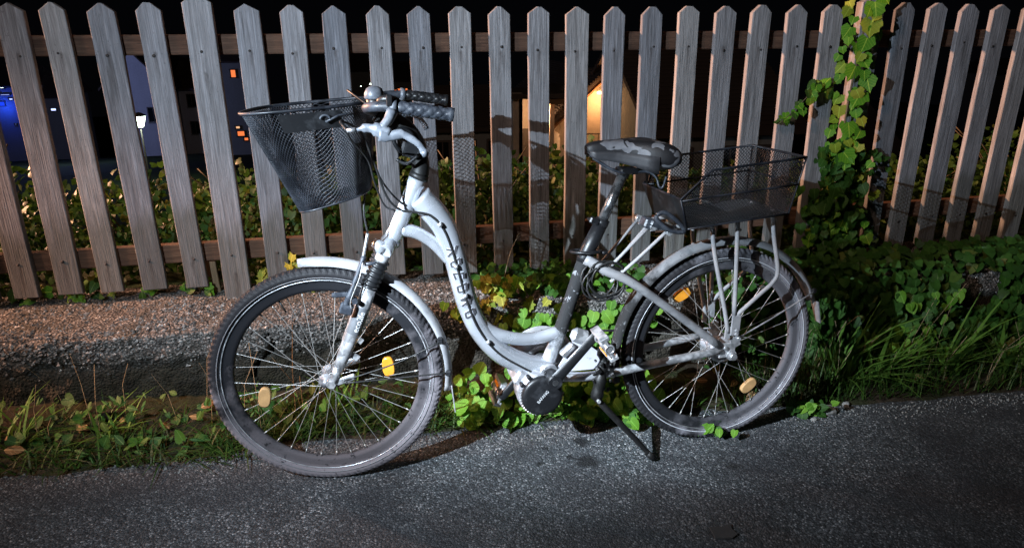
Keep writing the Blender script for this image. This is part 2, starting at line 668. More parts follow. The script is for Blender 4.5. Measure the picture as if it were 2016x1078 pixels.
# ---- soils
m, nt, p = mat_new('dark_soil')
v = coords(nt)
n1 = noise_n(nt, v, 30, 7, .7)
n2 = noise_n(nt, v, 4, 4, .6)
c = ramp(nt, n1, [(.3, (.012, .009, .006)), (.55, (.04, .03, .02)), (.75, (.09, .07, .05))])
c = mixc(nt, ramp(nt, n2, [(.4, 0), (.6, .6)]), c, (.02, .03, .01))
nt.links.new(c, p.inputs['Base Color'])
p.inputs['Roughness'].default_value = .95
p.inputs['Specular IOR Level'].default_value = .15
bump(nt, n1, p, .9, .012)
M['soil'] = m
m, nt, p = mat_new('meadow')
v = coords(nt)
n1 = noise_n(nt, v, 3, 8, .75)
n2 = noise_n(nt, v, .15, 4, .6)
c = ramp(nt, n1, [(.3, (.015, .022, .008)), (.6, (.04, .055, .018)), (.8, (.08, .075, .03))])
c = mixc(nt, ramp(nt, n2, [(.4, 0), (.6, .5)]), c, (.03, .03, .02))
nt.links.new(c, p.inputs['Base Color'])
p.inputs['Roughness'].default_value = .95
p.inputs['Specular IOR Level'].default_value = .1
bump(nt, n1, p, .8, .05)
M['meadow'] = m

# ---- bicycle
M['silver'] = dusty('silver_frame_paint', (.52, .545, .59), .25, .6, (.40, .40, .41), .25, 9, lo=.45, hi=.75, splat=False)
_p = M['silver'].node_tree.nodes['Principled BSDF']
_p.inputs['Coat Weight'].default_value = .8
_p.inputs['Coat Roughness'].default_value = .12
M['silver_dusty'] = dusty('silver_frame_dusty', (.30, .305, .32), .38, .5, (.20, .19, .19), .8, 16, lo=.42, hi=.66)
M['alloy'] = dusty('dull_alloy', (.55, .56, .58), .34, .8, (.30, .29, .29), .55, 34)
M['greyguard'] = dusty('grey_mudguard', (.24, .245, .26), .48, .1, (.36, .35, .35), .7, 15, lo=.38, hi=.62)
M['blackpl'] = dusty('black_plastic', (.010, .0105, .012), .40, 0, (.085, .09, .10), .35, 20, lo=.52, hi=.75)
M['blackmuddy'] = dusty('muddy_black', (.006, .006, .006), .5, 0, (.04, .037, .034), .4, 30, lo=.5, hi=.7)
M['greyplastic'] = dusty('grey_bar_parts', (.028, .033, .043), .38, .1, (.085, .098, .12), .5, 40)
M['leverplastic'] = dusty('grey_lever', (.13, .145, .17), .42, .2, (.20, .21, .23), .5, 40)
M['meshwire'] = dusty('black_wire_mesh', (.012, .014, .019), .38, .3, (.045, .052, .066), .5, 12, splat=False)
M['meshwire2'] = dusty('black_wire_basket', (.008, .009, .011), .40, .3, (.026, .029, .035), .5, 12, splat=False)
M['cable'] = plain('black_cable', (.018, .018, .018), .45)
M['spoke'] = plain('steel_spoke', (.50, .49, .47), .42, .6)
M['amber'] = plain('amber_reflector', (.75, .30, .03), .22, 0, .7)
M['amberdust'] = plain('dusty_amber_reflector', (.50, .30, .13), .6, 0, .4)
M['decal'] = plain('grey_decal', (.10, .105, .115), .5)
M['white'] = plain('white_print', (.72, .73, .74), .5)
M['blackprint'] = plain('black_lettering', (.05, .05, .055), .5)
M['palegrey'] = dusty('pale_guard_plate', (.55, .56, .63), .5, 0, (.38, .37, .40), .4, 10)
M['whiteline'] = dusty('reflective_band', (.62, .64, .68), .35, .1, (.33, .33, .34), .6, 20, splat=False)
M['tyre_f'] = wheel_dust('front_tyre_rubber', (.012, .012, .014), (.185, .168, .182), .6, 0, .61, (.35, 0, -1.3))
M['rim_f'] = wheel_dust('front_rim_paint', (.016, .017, .020), (.115, .104, .112), .32, .2, .64, (.30, 0, -1.2))
M['tyre_r'] = wheel_dust('rear_tyre_rubber', (.014, .014, .016), (.22, .215, .24), .6, 0, .56, (1.2, 0, -.1))
M['rim_r'] = wheel_dust('rear_rim_paint', (.02, .021, .024), (.13, .128, .142), .35, .2, .58, (1.2, 0, .0))
M['grimetube'] = wheel_dust('grimy_seat_tube', (.55, .57, .61), (.012, .0115, .011), .3, .5, .44, (0, 0, 3.2), -1.40)
M['grimeguard'] = wheel_dust('rear_guard_with_black_grime', (.22, .225, .235), (.012, .012, .012), .5, .05, .62, (-1.6, 0, -.3), -.22)
M['postmetal'] = dusty('dark_seat_post', (.16, .17, .18), .22, .9, (.10, .10, .10), .4, 30)
M['bandgrey'] = dusty('grey_sidewall_line', (.16, .16, .17), .4, .1, (.2, .19, .2), .6, 20, splat=False)
M['hubdust'] = dusty('grey_hub_shell', (.42, .43, .46), .32, .7, (.25, .235, .24), .75, 40)

m, nt, p = mat_new('patterned_saddle_cover')
v = coords(nt)
n1 = noise_n(nt, v, 19, 2, .5, .7)
n2 = noise_n(nt, v, 60, 4, .6)
mk = ramp(nt, n1, [(.44, 0), (.455, 1)])
gr = ramp(nt, n2, [(.35, (.12, .125, .14)), (.7, (.19, .195, .21))])
c = mixc(nt, mk, gr, (.012, .012, .014))
nt.links.new(c, p.inputs['Base Color'])
p.inputs['Roughness'].default_value = .55
bump(nt, n2, p, .2, .002)
M['saddle'] = m
M['saddleside'] = dusty('saddle_skirt', (.035, .036, .040), .5, 0, (.09, .092, .10), .6, 14)

# ---- foliage
G1, G2, G3 = (.026, .080, .012), (.058, .165, .022), (.10, .19, .025)
M['ivy'] = leaf_mat('ivy_leaf', [(0, G1), (.5, (.035, .10, .016)), (1, G2)])
M['bright'] = leaf_mat('bright_leaf', [(0, (.06, .17, .014)), (.5, (.11, .26, .022)), (1, (.17, .32, .035))])
M['vine'] = leaf_mat('vine_leaf', [(0, (.07, .22, .016)), (.55, (.12, .32, .022)), (.8, (.24, .34, .03)), (1, (.36, .34, .04))])
M['yellow'] = leaf_mat('yellow_leaf', [(0, (.26, .23, .03)), (.5, (.36, .34, .045)), (1, (.17, .25, .035))])
M['bush'] = leaf_mat('bush_leaf', [(0, (.025, .065, .010)), (.5, (.05, .115, .018)), (.85, (.08, .14, .025)), (1, (.13, .17, .04))])
M['bush_i'] = leaf_mat('bush_leaf_mass', [(0, (.02, .055, .010)), (.5, (.04, .10, .016)), (.9, (.08, .14, .025)), (1, (.16, .17, .04))], True)
M['ivy_i'] = leaf_mat('ivy_leaf_mass', [(0, (.022, .06, .011)), (.5, (.04, .115, .018)), (.92, (.065, .15, .025)), (1, (.14, .13, .03))], True)
M['grass'] = leaf_mat('grass_blade', [(0, (.018, .045, .008)), (.5, (.035, .085, .013)), (.8, (.055, .11, .02)), (.93, (.08, .085, .03)), (1, (.15, .12, .06))], True, .25)
M['blade'] = leaf_mat('long_blade', [(0, (.06, .15, .022)), (.6, (.11, .22, .035)), (1, (.22, .24, .09))], True, .25)
M['stem'] = plain('plant_stem', (.10, .075, .04), .8)
M['dry'] = leaf_mat('dry_leaf', [(0, (.16, .09, .04)), (1, (.30, .20, .09))], False, .2)
M['stone'] = plain('grey_stone', (.22, .22, .21), .85)
M['scrap'] = plain('black_scrap', (.006, .006, .006), .8)

# ---- houses
def wall_mat(name, col, sc=8):
    m, nt, p = mat_new(name)
    v = coords(nt)
    n1 = noise_n(nt, v, sc, 6, .65)
    n2 = noise_n(nt, v, sc * .12, 3, .5)
    c = mixc(nt, ramp(nt, n1, [(.35, 0), (.65, 1)]), [x * .85 for x in col], col)
    c = mixc(nt, ramp(nt, n2, [(.35, .25), (.65, 0)]), c, [x * .6 for x in col])
    nt.links.new(c, p.inputs['Base Color'])
    p.inputs['Roughness'].default_value = .9
    bump(nt, n1, p, .3, .02)
    return m


M['cream'] = wall_mat('cream_render', (.62, .52, .42))
M['pale'] = wall_mat('pale_render', (.55, .55, .58))
M['greywall'] = wall_mat('grey_render', (.30, .31, .30))
M['roof'] = wall_mat('dark_roof_tile', (.07, .05, .042), 5)
M['timber'] = wall_mat('eave_timber', (.22, .11, .05), 5)
M['glass'] = plain('dark_window_glass', (.01, .012, .015), .1)
M['shutter'] = plain('window_frame_paint', (.10, .08, .07), .6)
def glow(name, col, s):
    return plain(name, (.02, .02, .02), .6, 0, .2, col, s)
M['g_orange'] = glow('lit_window_orange', (1.0, .22, .06), 1.1)
M['g_warm'] = glow('lit_window_warm', (1.0, .55, .28), 1.0)
M['g_white'] = glow('lantern_glass', (.80, 1.0, .80), 9)
M['g_blue'] = glow('blue_neon', (.01, .05, 1.0), 1.2)
M['g_blue2'] = glow('pale_blue_lamp', (.45, .55, 1.0), 2.5)
M['g_spot'] = glow('lamp_bulb', (1.0, .56, .22), 14)

# ------------------------------------------------------------------ the setting
SLOPE = -0.03


def gz(x):
    return SLOPE * (x - 1.5)


# road
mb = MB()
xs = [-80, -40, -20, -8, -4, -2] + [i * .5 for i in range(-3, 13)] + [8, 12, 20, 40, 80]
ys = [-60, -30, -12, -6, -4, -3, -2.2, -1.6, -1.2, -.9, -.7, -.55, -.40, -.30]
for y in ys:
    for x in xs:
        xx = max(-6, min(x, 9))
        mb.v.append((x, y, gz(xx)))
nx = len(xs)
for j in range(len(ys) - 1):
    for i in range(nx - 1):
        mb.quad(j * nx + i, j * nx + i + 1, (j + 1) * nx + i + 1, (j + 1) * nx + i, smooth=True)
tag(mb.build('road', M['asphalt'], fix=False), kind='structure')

# soil verge between road and wall
mb = MB()
NXV, NYV = 420, 14
for j in range(NYV):
    for i in range(NXV):
        x = -2.4 + 8.4 * i / (NXV - 1)
        edge = -.60 + .035 * noise.noise((x * 2.3, 4.2, 0)) + .02 * noise.noise((x * 9, 1.2, 0))
        if 1.2 < x < 2.3:
            edge += .02
        if x < .75:
            edge -= .075 * min(1, (.75 - x) / .4)
        t = j / (NYV - 1)
        y = edge + (-.27 - edge) * t
        z = gz(x) + .004 + .035 * (1 - (1 - t) ** 2) + (.012 * noise.noise((x * 14, y * 14, 0)) + .008 * noise.noise((x * 37, y * 37, 2))) * min(1, t * 4)
        if j == 0:
            z = gz(x) - .004
        mb.v.append((x, y, z))
for j in range(NYV - 1):
    for i in range(NXV - 1):
        a = j * NXV + i
        mb.quad(a, a + 1, a + 1 + NXV, a + NXV, smooth=True)
tag(mb.build('verge', M['soil'], fix=False), kind='structure')


# land behind the fence, falling away to the village
def land(x, y):
    pts = [(.15, .27), (.6, .26), (2, -.15), (5, -1.3), (12, -3.0), (22, -4.0), (40, -6.2), (60, -8.6), (90, -15), (200, -22)]
    z = pts[-1][1]
    for (y0, z0), (y1, z1) in zip(pts, pts[1:]):
        if y <= y1:
            t = max(0, (y - y0) / (y1 - y0))
            z = z0 + (z1 - z0) * t
            break
    amp = min(.6, max(0, (y - .6) * .06))
    return z + amp * noise.noise((x * .15, y * .15, 3))


mb = MB()
ys = [.12, .3, .6, 1, 1.5, 2, 3, 4, 5, 7, 9, 12, 15, 18, 22, 26, 30, 36, 42, 50, 60, 72, 90, 120, 160, 220]
xs = [-160, -110, -80, -60, -45, -34, -26, -20, -15, -11, -8, -6, -4, -2.5, -1.2, 0, 1, 2, 3, 4, 5.2, 6.5, 8, 10, 12, 15, 18, 22, 27, 34, 45, 60, 80, 110, 160]
for y in ys:
    for x in xs:
        mb.v.append((x, y, land(x, y)))
nx = len(xs)
for j in range(len(ys) - 1):
    for i in range(nx - 1):
        mb.quad(j * nx + i, j * nx + i + 1, (j + 1) * nx + i + 1, (j + 1) * nx + i, smooth=True)
tag(mb.build('garden_ground', M['meadow'], fix=False), kind='structure')

# ------------------------------------------------------------------ low wall
WTOP = .325


def wall_front(x):
    return -.325 + .02 * noise.noise((x * 1.1, 7.7, 0)) + (.045 if x > 1.2 else .045 * max(0, (x - .7) / .5))


mb = MB()
X0, X1, NX = -2.4, 6.0, 900
prof = []
for k in range(14):
    prof.append(('t', k / 13))
for k in range(34):
    prof.append(('f', k / 33))
for i in range(NX):
    x = X0 + (X1 - X0) * i / (NX - 1)
    fy = wall_front(x)
    zb = gz(x) - .03
    for kind, t in prof:
        if kind == 't':
            y = .16 + (fy + .012 - .16) * t
            z = WTOP - .004 * max(0, t - .85) * 6 * t
            n = .007 * noise.noise((x * 34, y * 34, 0)) + .004 * noise.noise((x * 85, y * 85, 5)) + .008 * noise.noise((x * 4, y * 4, 9))
            mb.v.append((x, y, z + n))
        else:
            z = (WTOP - .009) + (zb - WTOP + .009) * t
            d = WTOP - z
            rec = .0
            lip = .085 + .030 * noise.noise((x * 2.6, 2.2, 0)) + .022 * noise.noise((x * 11, 8.2, 0)) + .012 * noise.noise((x * 31, 3.2, 0))
            if d > lip:
                rec = .020 * min(1, (d - lip) / .03) + .010 * noise.noise((x * 6, d * 10, 4))
            rough = 1.0 if d < lip else .8
            n = rough * (.010 * noise.noise((x * 30, z * 30, 11)) + .006 * noise.noise((x * 80, z * 80, 5))) + .009 * noise.noise((x * 3.1, z * 5, 2)) + .008 * noise.noise((x * 9, z * 9, 7))
            # an old crack that runs down through the render
            xc = .70 + .05 * math.sin(d * 22) + .2 * max(0, d - .12) + .02 * noise.noise((d * 30, 0, 0))
            cw = .014 + .010 * noise.noise((d * 40, 3, 0))
            cr_d = .05 * max(0, 1 - abs(x - xc) / max(.004, cw)) if .03 < d < .27 else 0
            mb.v.append((x, fy + rec + n + cr_d, z + .004 * noise.noise((x * 60, z * 60, 1))))
np_ = len(prof)
for i in range(NX - 1):
    for k in range(np_ - 1):
        a = i * np_ + k
        mb.quad(a, a + 1, a + 1 + np_, a + np_, smooth=True)
# back and ends
b0 = len(mb.v)
for i in (0, NX - 1):
    mb.v.append((X0 + (X1 - X0) * i / (NX - 1), .16, -.2))
mb.quad(0, (NX - 1) * np_, b0 + 1, b0)
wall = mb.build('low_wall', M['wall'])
tag(wall, 'low rough concrete wall with exposed pebbles carrying the picket fence', 'wall')

# pebbles standing proud of the worn concrete, on the top and the broken lip
m, nt, p = mat_new('wall_pebble')
g_ = nd(nt, 'ShaderNodeNewGeometry')
c = ramp(nt, g_.outputs['Random Per Island'], [(0, (.07, .065, .06)), (.5, (.19, .18, .17)), (.85, (.33, .31, .29)), (1, (.52, .50, .47))])
nt.links.new(c, p.inputs['Base Color'])
p.inputs['Roughness'].default_value = .8
M['pebble'] = m
rp = random.Random(77)
PB = MB()
for k in range(11500):
    x = rp.uniform(-.7, 2.2) if k < 9500 else rp.uniform(2.2, 4.4)
    fy = wall_front(x)
    sz_ = rp.choice((rp.uniform(.002, .0042), rp.uniform(.0035, .0075)))
    if rp.random() < .68:
        q = Vector((x, rp.uniform(fy + .005, .02), WTOP - .001 + .008 * noise.noise((x * 4, 0, 9))))
    else:
        d = abs(rp.gauss(0, .045))
        q = Vector((x, fy - .004 + (.012 if d > .09 else 0), WTOP - .006 - d))
    i_ = len(PB.v)
    for (a_, b_, c_) in ((1, 0, 0), (-.5, .9, .1), (-.5, -.9, -.1), (.1, .1, .9), (0, 0, -.8)):
        PB.v.append(tuple(q + Vector((a_, b_, c_)) * sz_ + Vector((rp.uniform(-.3, .3), rp.uniform(-.3, .3), rp.uniform(-.3, .3))) * sz_))
    for f_ in ((0, 1, 3), (1, 2, 3), (2, 0, 3), (1, 0, 4), (2, 1, 4), (0, 2, 4)):
        PB.f.append(tuple(i_ + t for t in f_))
        PB.sm.append(False)
pbo = PB.build('pebbles', M['pebble'], wall, fix=False)
pbo['kind'] = 'stuff'

# ------------------------------------------------------------------ fence
fence = empty('picket_fence', (1.9, 0, .33))
tag(fence, 'weathered grey wooden picket fence on top of the low wall', 'fence')
FO = Vector((1.9, 0, .33))
XT = {0: .008, 1: .135, 2: .283, 3: .429, 5: .742, 6: .889, 7: 1.029, 8: 1.179, 9: 1.321, 10: 1.468, 11: 1.61, 12: 1.754, 13: 1.90, 14: 2.042, 15: 2.187, 16: 2.332, 17: 2.48, 18: 2.625, 19: 2.774, 20: 2.925, 22: 3.233, 23: 3.379, 24: 3.526, 25: 3.67}
XB = {-1: -.146, 0: .002, 1: .146, 2: .295, 3: .444, 8: 1.185, 9: 1.334, 11: 1.619, 12: 1.766, 13: 1.911, 20: 2.932, 23: 3.373, 24: 3.521, 25: 3.662, 26: 3.806, 27: 3.949}
ZT = {0: 1.372, 1: 1.374, 2: 1.371, 3: 1.373, 5: 1.368, 6: 1.365, 7: 1.363, 8: 1.363, 9: 1.361, 10: 1.36, 11: 1.36, 12: 1.359, 13: 1.359, 14: 1.359, 15: 1.359, 16: 1.361, 17: 1.361, 18: 1.365, 19: 1.366, 20: 1.366, 22: 1.374, 23: 1.372, 24: 1.368, 25: 1.366}
ZB = {-1: .365, 0: .369, 1: .369, 2: .369, 3: .367, 8: .37, 9: .363, 11: .358, 12: .359, 13: .359, 20: .363, 23: .366, 24: .367, 25: .367, 26: .363, 27: .372}


def board(w, h, th, notch=.026, flat=.007, seed=0):
    """pointed board, base at z=0, front face at y=0, thickness towards +y, chamfered edges, sides slightly wavy"""
    rr = random.Random(seed)
    mb = MB()
    rows = 9
    left, right = [], []
    for k in range(rows):
        z = (h - notch) * k / (rows - 1)
        left.append((-w / 2 + rr.uniform(-.0012, .0012), z))
        right.append((w / 2 + rr.uniform(-.0012, .0012), z))
    top = [(flat + rr.uniform(-.004, .004), h - .001), (-flat + rr.uniform(-.004, .004), h)] if notch > 0 else []
    outline = right + top + left[::-1]
    n = len(outline)
    cx, cz = 0, h / 2
    bv = .0022

    def inset(p):
        x, z = p
        return (x - math.copysign(bv, x) if abs(x) > .01 else x, min(max(z, bv), h - bv * 1.4))
    rings = [([inset(p) for p in outline], 0.0), (outline, bv), (outline, th - bv), ([inset(p) for p in outline], th)]
    for ring, y in rings:
        for (x, z) in ring:
            mb.v.append((x, y, z))
    for r in range(3):
        for k in range(n):
            a, b = r * n + k, r * n + (k + 1) % n
            mb.quad(a, b, b + n, a + n)
    # faces front/back as strips
    for base in (0, 3 * n):
        for k in range(rows - 1):
            L = base + n - 1 - k
            mb.quad(base + k, base + k + 1, L - 1, L)
        if notch > 0:
            mb.quad(base + rows - 1, base + rows, base + rows + 1, base + rows + 2)
    return mb


nail_me = MB().lathe([(0, -.0012), (.0042, -.0012), (.0046, .001), (.0046, .004)], 10).mesh('nail', M['nail'])


def add_board(n, w, th, xt, xb, zt, zb, name, y=0.0, notch=.026):
    o = board(w, zt - zb, th, notch if notch < .02 else notch * RND.uniform(.8, 1.2), RND.uniform(.003, .013), n * 13 + 5).build(name, M['picket'], fence)
    ang = math.atan2(xt - xb, zt - zb)
    Mx = Matrix.Translation(Vector((xb, y, zb)) - FO) @ Matrix.Rotation(ang, 4, 'Y') @ Matrix.Rotation(RND.uniform(-.02, .02), 4, 'Z')
    o.matrix_local = Mx
    for zz in (1.212, .485):
        put('nail', nail_me, o, Matrix.Translation((RND.uniform(-.010, .010), -.0006, zz - zb + RND.uniform(-.012, .012))) @ Matrix.Scale(RND.uniform(.8, 1.35), 4))
    return o


for n in range(-3, 33):
    x = n * .1465
    if n in (4, 21):
        continue
    w = .081 + RND.uniform(-.005, .004)
    xt = XT.get(n, x + RND.uniform(-.006, .006))
    xb = XB.get(n, xt + .006 + RND.uniform(-.006, .006))
    zt = ZT.get(n, 1.366 + RND.uniform(-.006, .006))
    zb = ZB.get(n, .365 + RND.uniform(-.005, .005))
    add_board(n, w, .024 + RND.uniform(-.002, .002), xt, xb, zt, zb, 'picket', RND.uniform(-.002, .001))
# the two long posts in the row, reaching down into the wall
add_board(4, .094, .030, .586, .590, 1.398, .30, 'post', -.010)
add_board(21, .094, .045, 3.085, 3.080, 1.395, .30, 'post', -.010)
for (z0, z1, zr, h) in ((1.238, 1.238, 0, .066), (.494, .522, 0, .070)):
    mb = MB()
    L = 6.4
    mb.box((0, 0, 0), (L, .042, h), None, .004)
    o = mb.build('rail', M['rail'], fence)
    # grain runs along the board: turn the mesh so its own z is the length
    for v_ in o.data.vertices:
        v_.co = Vector((v_.co.z, v_.co.y, v_.co.x))
    o.matrix_local = Matrix.Translation(Vector((1.9, .0485, (z0 + z1) / 2)) - FO) @ Matrix.Rotation(math.atan2(-(z1 - z0), 3.2), 4, 'Y') @ Matrix.Rotation(R(90), 4, 'Y')
    o.data.flip_normals()

stake = board(.042, .30, .03, .004, .012, 99).build('wooden_stake', M['stake'])
stake.location = (.497, .045, .18)
stake.rotation_euler = (0, -.03, .1)
tag(stake, 'short sawn wooden stake behind the fence beside the left post', 'stake')
# ------------------------------------------------------------------ bicycle
# bicycle axes: x towards the rear wheel, y away from the viewer, z up; origin on the road under the rear hub
bA = Vector((.99811, .05370, -.02994))
bU = Vector((.02827, .03157, .99910))
bY = bU.cross(bA)
bA.normalize()
bU = bA.cross(bY).normalized()
bY = bU.cross(bA).normalized()
HUBR = .33
RC = Vector((2.20435, -.71509, -.05678 + .3655))
BO = RC - bU * HUBR
bike = empty('bicycle')
bike.matrix_world = Matrix(((bA.x, bY.x, bU.x, BO.x), (bA.y, bY.y, bU.y, BO.y), (bA.z, bY.z, bU.z, BO.z), (0, 0, 0, 1)))
tag(bike, 'muddy silver step-through electric bicycle with wire baskets standing before the fence', 'bicycle')


def B(a, b, n=0.0):
    return Vector((a, -n, b + HUBR))


def tubes(name, mat, parent, *paths, n=12, per=5):
    mb = MB()
    for pts, rad in paths:
        P = cr(pts, per) if len(pts) > 2 else [Vector(p) for p in pts]
        rd = lerpl(list(rad), len(P)) if hasattr(rad, '__len__') else rad
        mb.tube(P, rd, n)
    return mb.build(name, mat, parent)


# ---- wheels
def make_wheel(name, hub, yaw, tyre_m, rim_m, hubkind, ang0, reflectors, label=None):
    w = MB()
    # rim: box section with bright brake-track edges
    w.lathe([(.2915, -.0125), (.2915, -.0105), (.284, -.0085), (.270, -.0115), (.2605, -.009), (.2585, 0), (.2605, .009), (.270, .0115), (.284, .0085), (.2915, .0105), (.2915, .0125), (.2935, .0125), (.2935, -.0125)], 96, 'Y', close=True)
    rim = w.build(name, rim_m, bike)
    rim.matrix_local = Matrix.Translation(hub) @ Matrix.Rotation(yaw, 4, 'Z')
    if label:
        rim['label'] = label
    # tyre with tread lugs
    t = MB()
    segs = 456
    prof0 = []
    for k in range(15):
        a = math.pi * (-.80 + 1.60 * k / 14)
        prof0.append((math.cos(a), math.sin(a)))
    i0 = 0
    for s_ in range(segs):
        ph = 2 * math.pi * s_ / segs
        for k, (c_, sn) in enumerate(prof0):
            lug = 0.0
            if c_ > .15:
                ph2 = (s_ + (2 if sn > 0 else 0) + int(abs(sn) * 3)) % 4
                lug = .0010 if ph2 < 2 else -.0008
                if abs(sn) < .12:
                    lug = -.0008
            rr = .3095 + (.0205 + lug) * c_
            oo = (.0205 + lug * .6) * sn
            t.v.append((rr * math.cos(ph), oo, rr * math.sin(ph)))
    m_ = len(prof0)
    for s_ in range(segs):
        A = s_ * m_
        Bq = ((s_ + 1) % segs) * m_
        for k in range(m_ - 1):
            t.quad(A + k, A + k + 1, Bq + k + 1, Bq + k, smooth=(prof0[k][0] < .1))
    t.build('tyre', tyre_m, rim)
    # reflective sidewall line and brake-track glint
    for sd in (-1, 1):
        MB().lathe([(.3005, sd * .0196), (.3005, sd * .0205), (.3030, sd * .0211), (.3030, sd * .0203)], 96, 'Y', close=True).build('sidewall_band', M['bandgrey'] if hubkind == 'front' else M['whiteline'], rim)
        MB().lathe([(.2912, sd * .0128), (.2912, sd * .0138), (.2940, sd * .0138), (.2940, sd * .0128)], 96, 'Y', close=True).build('brake_track', M['alloy'], rim)
    # hub
    h = MB()
    if hubkind == 'front':
        h.lathe([(0, -.052), (.009, -.052), (.009, -.036), (.022, -.034), (.0225, -.029), (.015, -.026), (.012, -.012), (.012, .012), (.015, .026), (.0225, .029), (.022, .034), (.009, .036), (.009, .052), (0, .052)], 28)
        fl = (.019, .0315)
    else:
        h.lathe([(0, -.058), (.011, -.058), (.014, -.044), (.034, -.040), (.044, -.036), (.044, -.030), (.036, -.026), (.036, -.018), (.040, -.014), (.040, -.006), (.033, 0), (.033, .02), (.045, .026), (.045, .032), (.03, .036), (.012, .04), (.012, .058), (0, .058)], 36)
        fl = (.041, .031)
    h.build('hub', M['hubdust'], rim)
    # spokes: 36, three-cross
    meshes = []
    for side in (-1, 1):
        for lead in (-1, 1):
            a_r = 0.0
            a_h = lead * R(58)
            mb = MB()
            p0 = Vector((fl[0] * math.cos(a_h), side * fl[1], fl[0] * math.sin(a_h)))
            p1 = Vector((.2590 * math.cos(a_r), side * .003, .2590 * math.sin(a_r)))
            mb.tube([p0, p1], .00095, 5, False)
            mb.tube([p1 - (p1 - p0).normalized() * .012, p1], .0022, 5, True)
            meshes.append(mb.mesh('spoke', M['spoke']))
    for k in range(36):
        me = meshes[(k % 2) * 2 + ((k // 2) % 2)]
        put('spoke', me, rim, Matrix.Rotation(-(ang0 + 2 * math.pi * k / 36), 4, 'Y'))
    # valve
    va = ang0 + R(115)
    d = Vector((math.cos(va), 0, math.sin(va)))
    MB().tube([d * .259, d * .222], [.003, .0025], 6).build('valve', M['cable'], rim)
    # spoke reflectors
    for (rx, rz, tilt, mm, y) in reflectors:
        mb = MB()
        n = 20
        ring = []
        for q, (sc, yy) in enumerate(((.86, -.0075), (1, -.005), (1, .005), (.86, .0075))):
            for k in range(n):
                a = 2 * math.pi * k / n
                ex = math.copysign(abs(math.cos(a)) ** .75, math.cos(a)) * .0175 * sc
                ez = math.copysign(abs(math.sin(a)) ** .75, math.sin(a)) * .031 * sc
                mb.v.append((ex, yy, ez))
        for q in range(3):
            for k in range(n):
                mb.quad(q * n + k, q * n + (k + 1) % n, (q + 1) * n + (k + 1) % n, (q + 1) * n + k, smooth=True)
        mb.quad(*range(n))
        mb.quad(*range(3 * n, 4 * n))
        o = mb.build('spoke_reflector', M[mm], rim)
        o.matrix_local = Matrix.Translation((rx, y, rz)) @ Matrix.Rotation(tilt, 4, 'Y')
    return rim


FA = -1.2261
DEL = -.111
fwheel = make_wheel('wheel', B(FA, 0), DEL, M['tyre_f'], M['rim_f'], 'front', .04,
                    [(-.178, -.055, R(8), 'amberdust', -.010), (.172, .022, R(-6), 'amber', .004)], 'front wheel with dried grey mud along its lower half')
rwheel = make_wheel('wheel', B(0, 0), 0.0, M['tyre_r'], M['rim_r'], 'rear', .09,
                    [(-.135, .178, R(60), 'amber', .012), (.128, -.150, R(48), 'amberdust', -.008)], 'rear wheel with large grey hub')

# ---- frame
frame = tubes('frame', M['silver'], bike,
              ([B(-.955, .515), B(-.915, .470), B(-.880, .415), B(-.857, .340), B(-.838, .262), B(-.815, .180), B(-.775, .098), B(-.715, .030), B(-.640, -.012), B(-.580, -.030)],
               [.036, .036, .034, .032, .0315, .0315, .032, .033, .034, .036]), n=18, per=6)
frame['label'] = 'thick curved silver down tube'
hd = (B(-.957, .563) - B(-1.031, .395)).normalized()
hb = B(-1.031, .395)
ht = B(-.955, .567)
mb = MB()
mb.tube([hb, hb + hd * .02, hb + hd * .03, ht - hd * .03, ht - hd * .02, ht], [.0245, .0245, .0225, .0225, .0245, .0245], 20)
mb.build('head_tube', M['silver'], frame)
tubes('brace_tube', M['silver'], frame, ([B(-1.005, .425), B(-.960, .412), B(-.915, .380), B(-.868, .325)], [.019, .0185, .0175, .017]))
tubes('wave_tube', M['silver'], frame, ([B(-.800, .150), B(-.750, .103), B(-.690, .078), B(-.620, .070), B(-.535, .088)], [.022, .021, .020, .020, .020]))
tubes('seat_tube', M['grimetube'], frame, ([B(-.578, -.03), B(-.535, .088), B(-.468, .318)], [.023, .021, .0205]))
tubes('seat_stay', M['silver_dusty'], frame, ([B(-.470, .318, .012), B(-.410, .285, .036), B(-.335, .250, .050), B(-.200, .155, .058), B(-.025, .025, .064)], [.017, .015, .0135, .0125, .0125]))
tubes('seat_stay', M['silver_dusty'], frame, ([B(-.470, .318, -.012), B(-.410, .285, -.036), B(-.335, .250, -.050), B(-.200, .155, -.058), B(-.025, .025, -.064)], [.017, .015, .0135, .0125, .0125]))
tubes('chain_stay', M['alloy'], frame, ([B(-.560, -.046, .025), B(-.480, -.048, .045), B(-.380, -.040, .052), B(-.240, -.018, .058), B(-.020, .012, .064)], [.016, .0145, .0135, .013, .0125]))
tubes('chain_stay', M['alloy'], frame, ([B(-.560, -.046, -.025), B(-.480, -.048, -.045), B(-.240, -.018, -.058), B(-.020, .012, -.064)], [.016, .0145, .013, .0125]))
# dropouts
for s_ in (1, -1):
    mb = MB()
    mb.box(B(-.002, .012, .066 * s_), (.055, .007, .05), None, .002)
    mb.box(B(.022, .040, .066 * s_), (.030, .006, .040), Matrix.Rotation(-.5, 3, 'Y'), .002)
    mb.tube([B(.012, -.004, .066 * s_), B(.012, -.004, .090 * s_)], .0115, 6)
    mb.tube([B(.012, -.004, .070 * s_), B(.012, -.004, .074 * s_)], .017, 16)
    mb.tube([B(-.012, .022, .066 * s_), B(-.012, .022, .076 * s_)], .0065, 8)
    mb.tube([B(.030, .052, .066 * s_), B(.030, .052, .077 * s_)], .006, 8)
    mb.build('dropout', M['alloy'], frame)

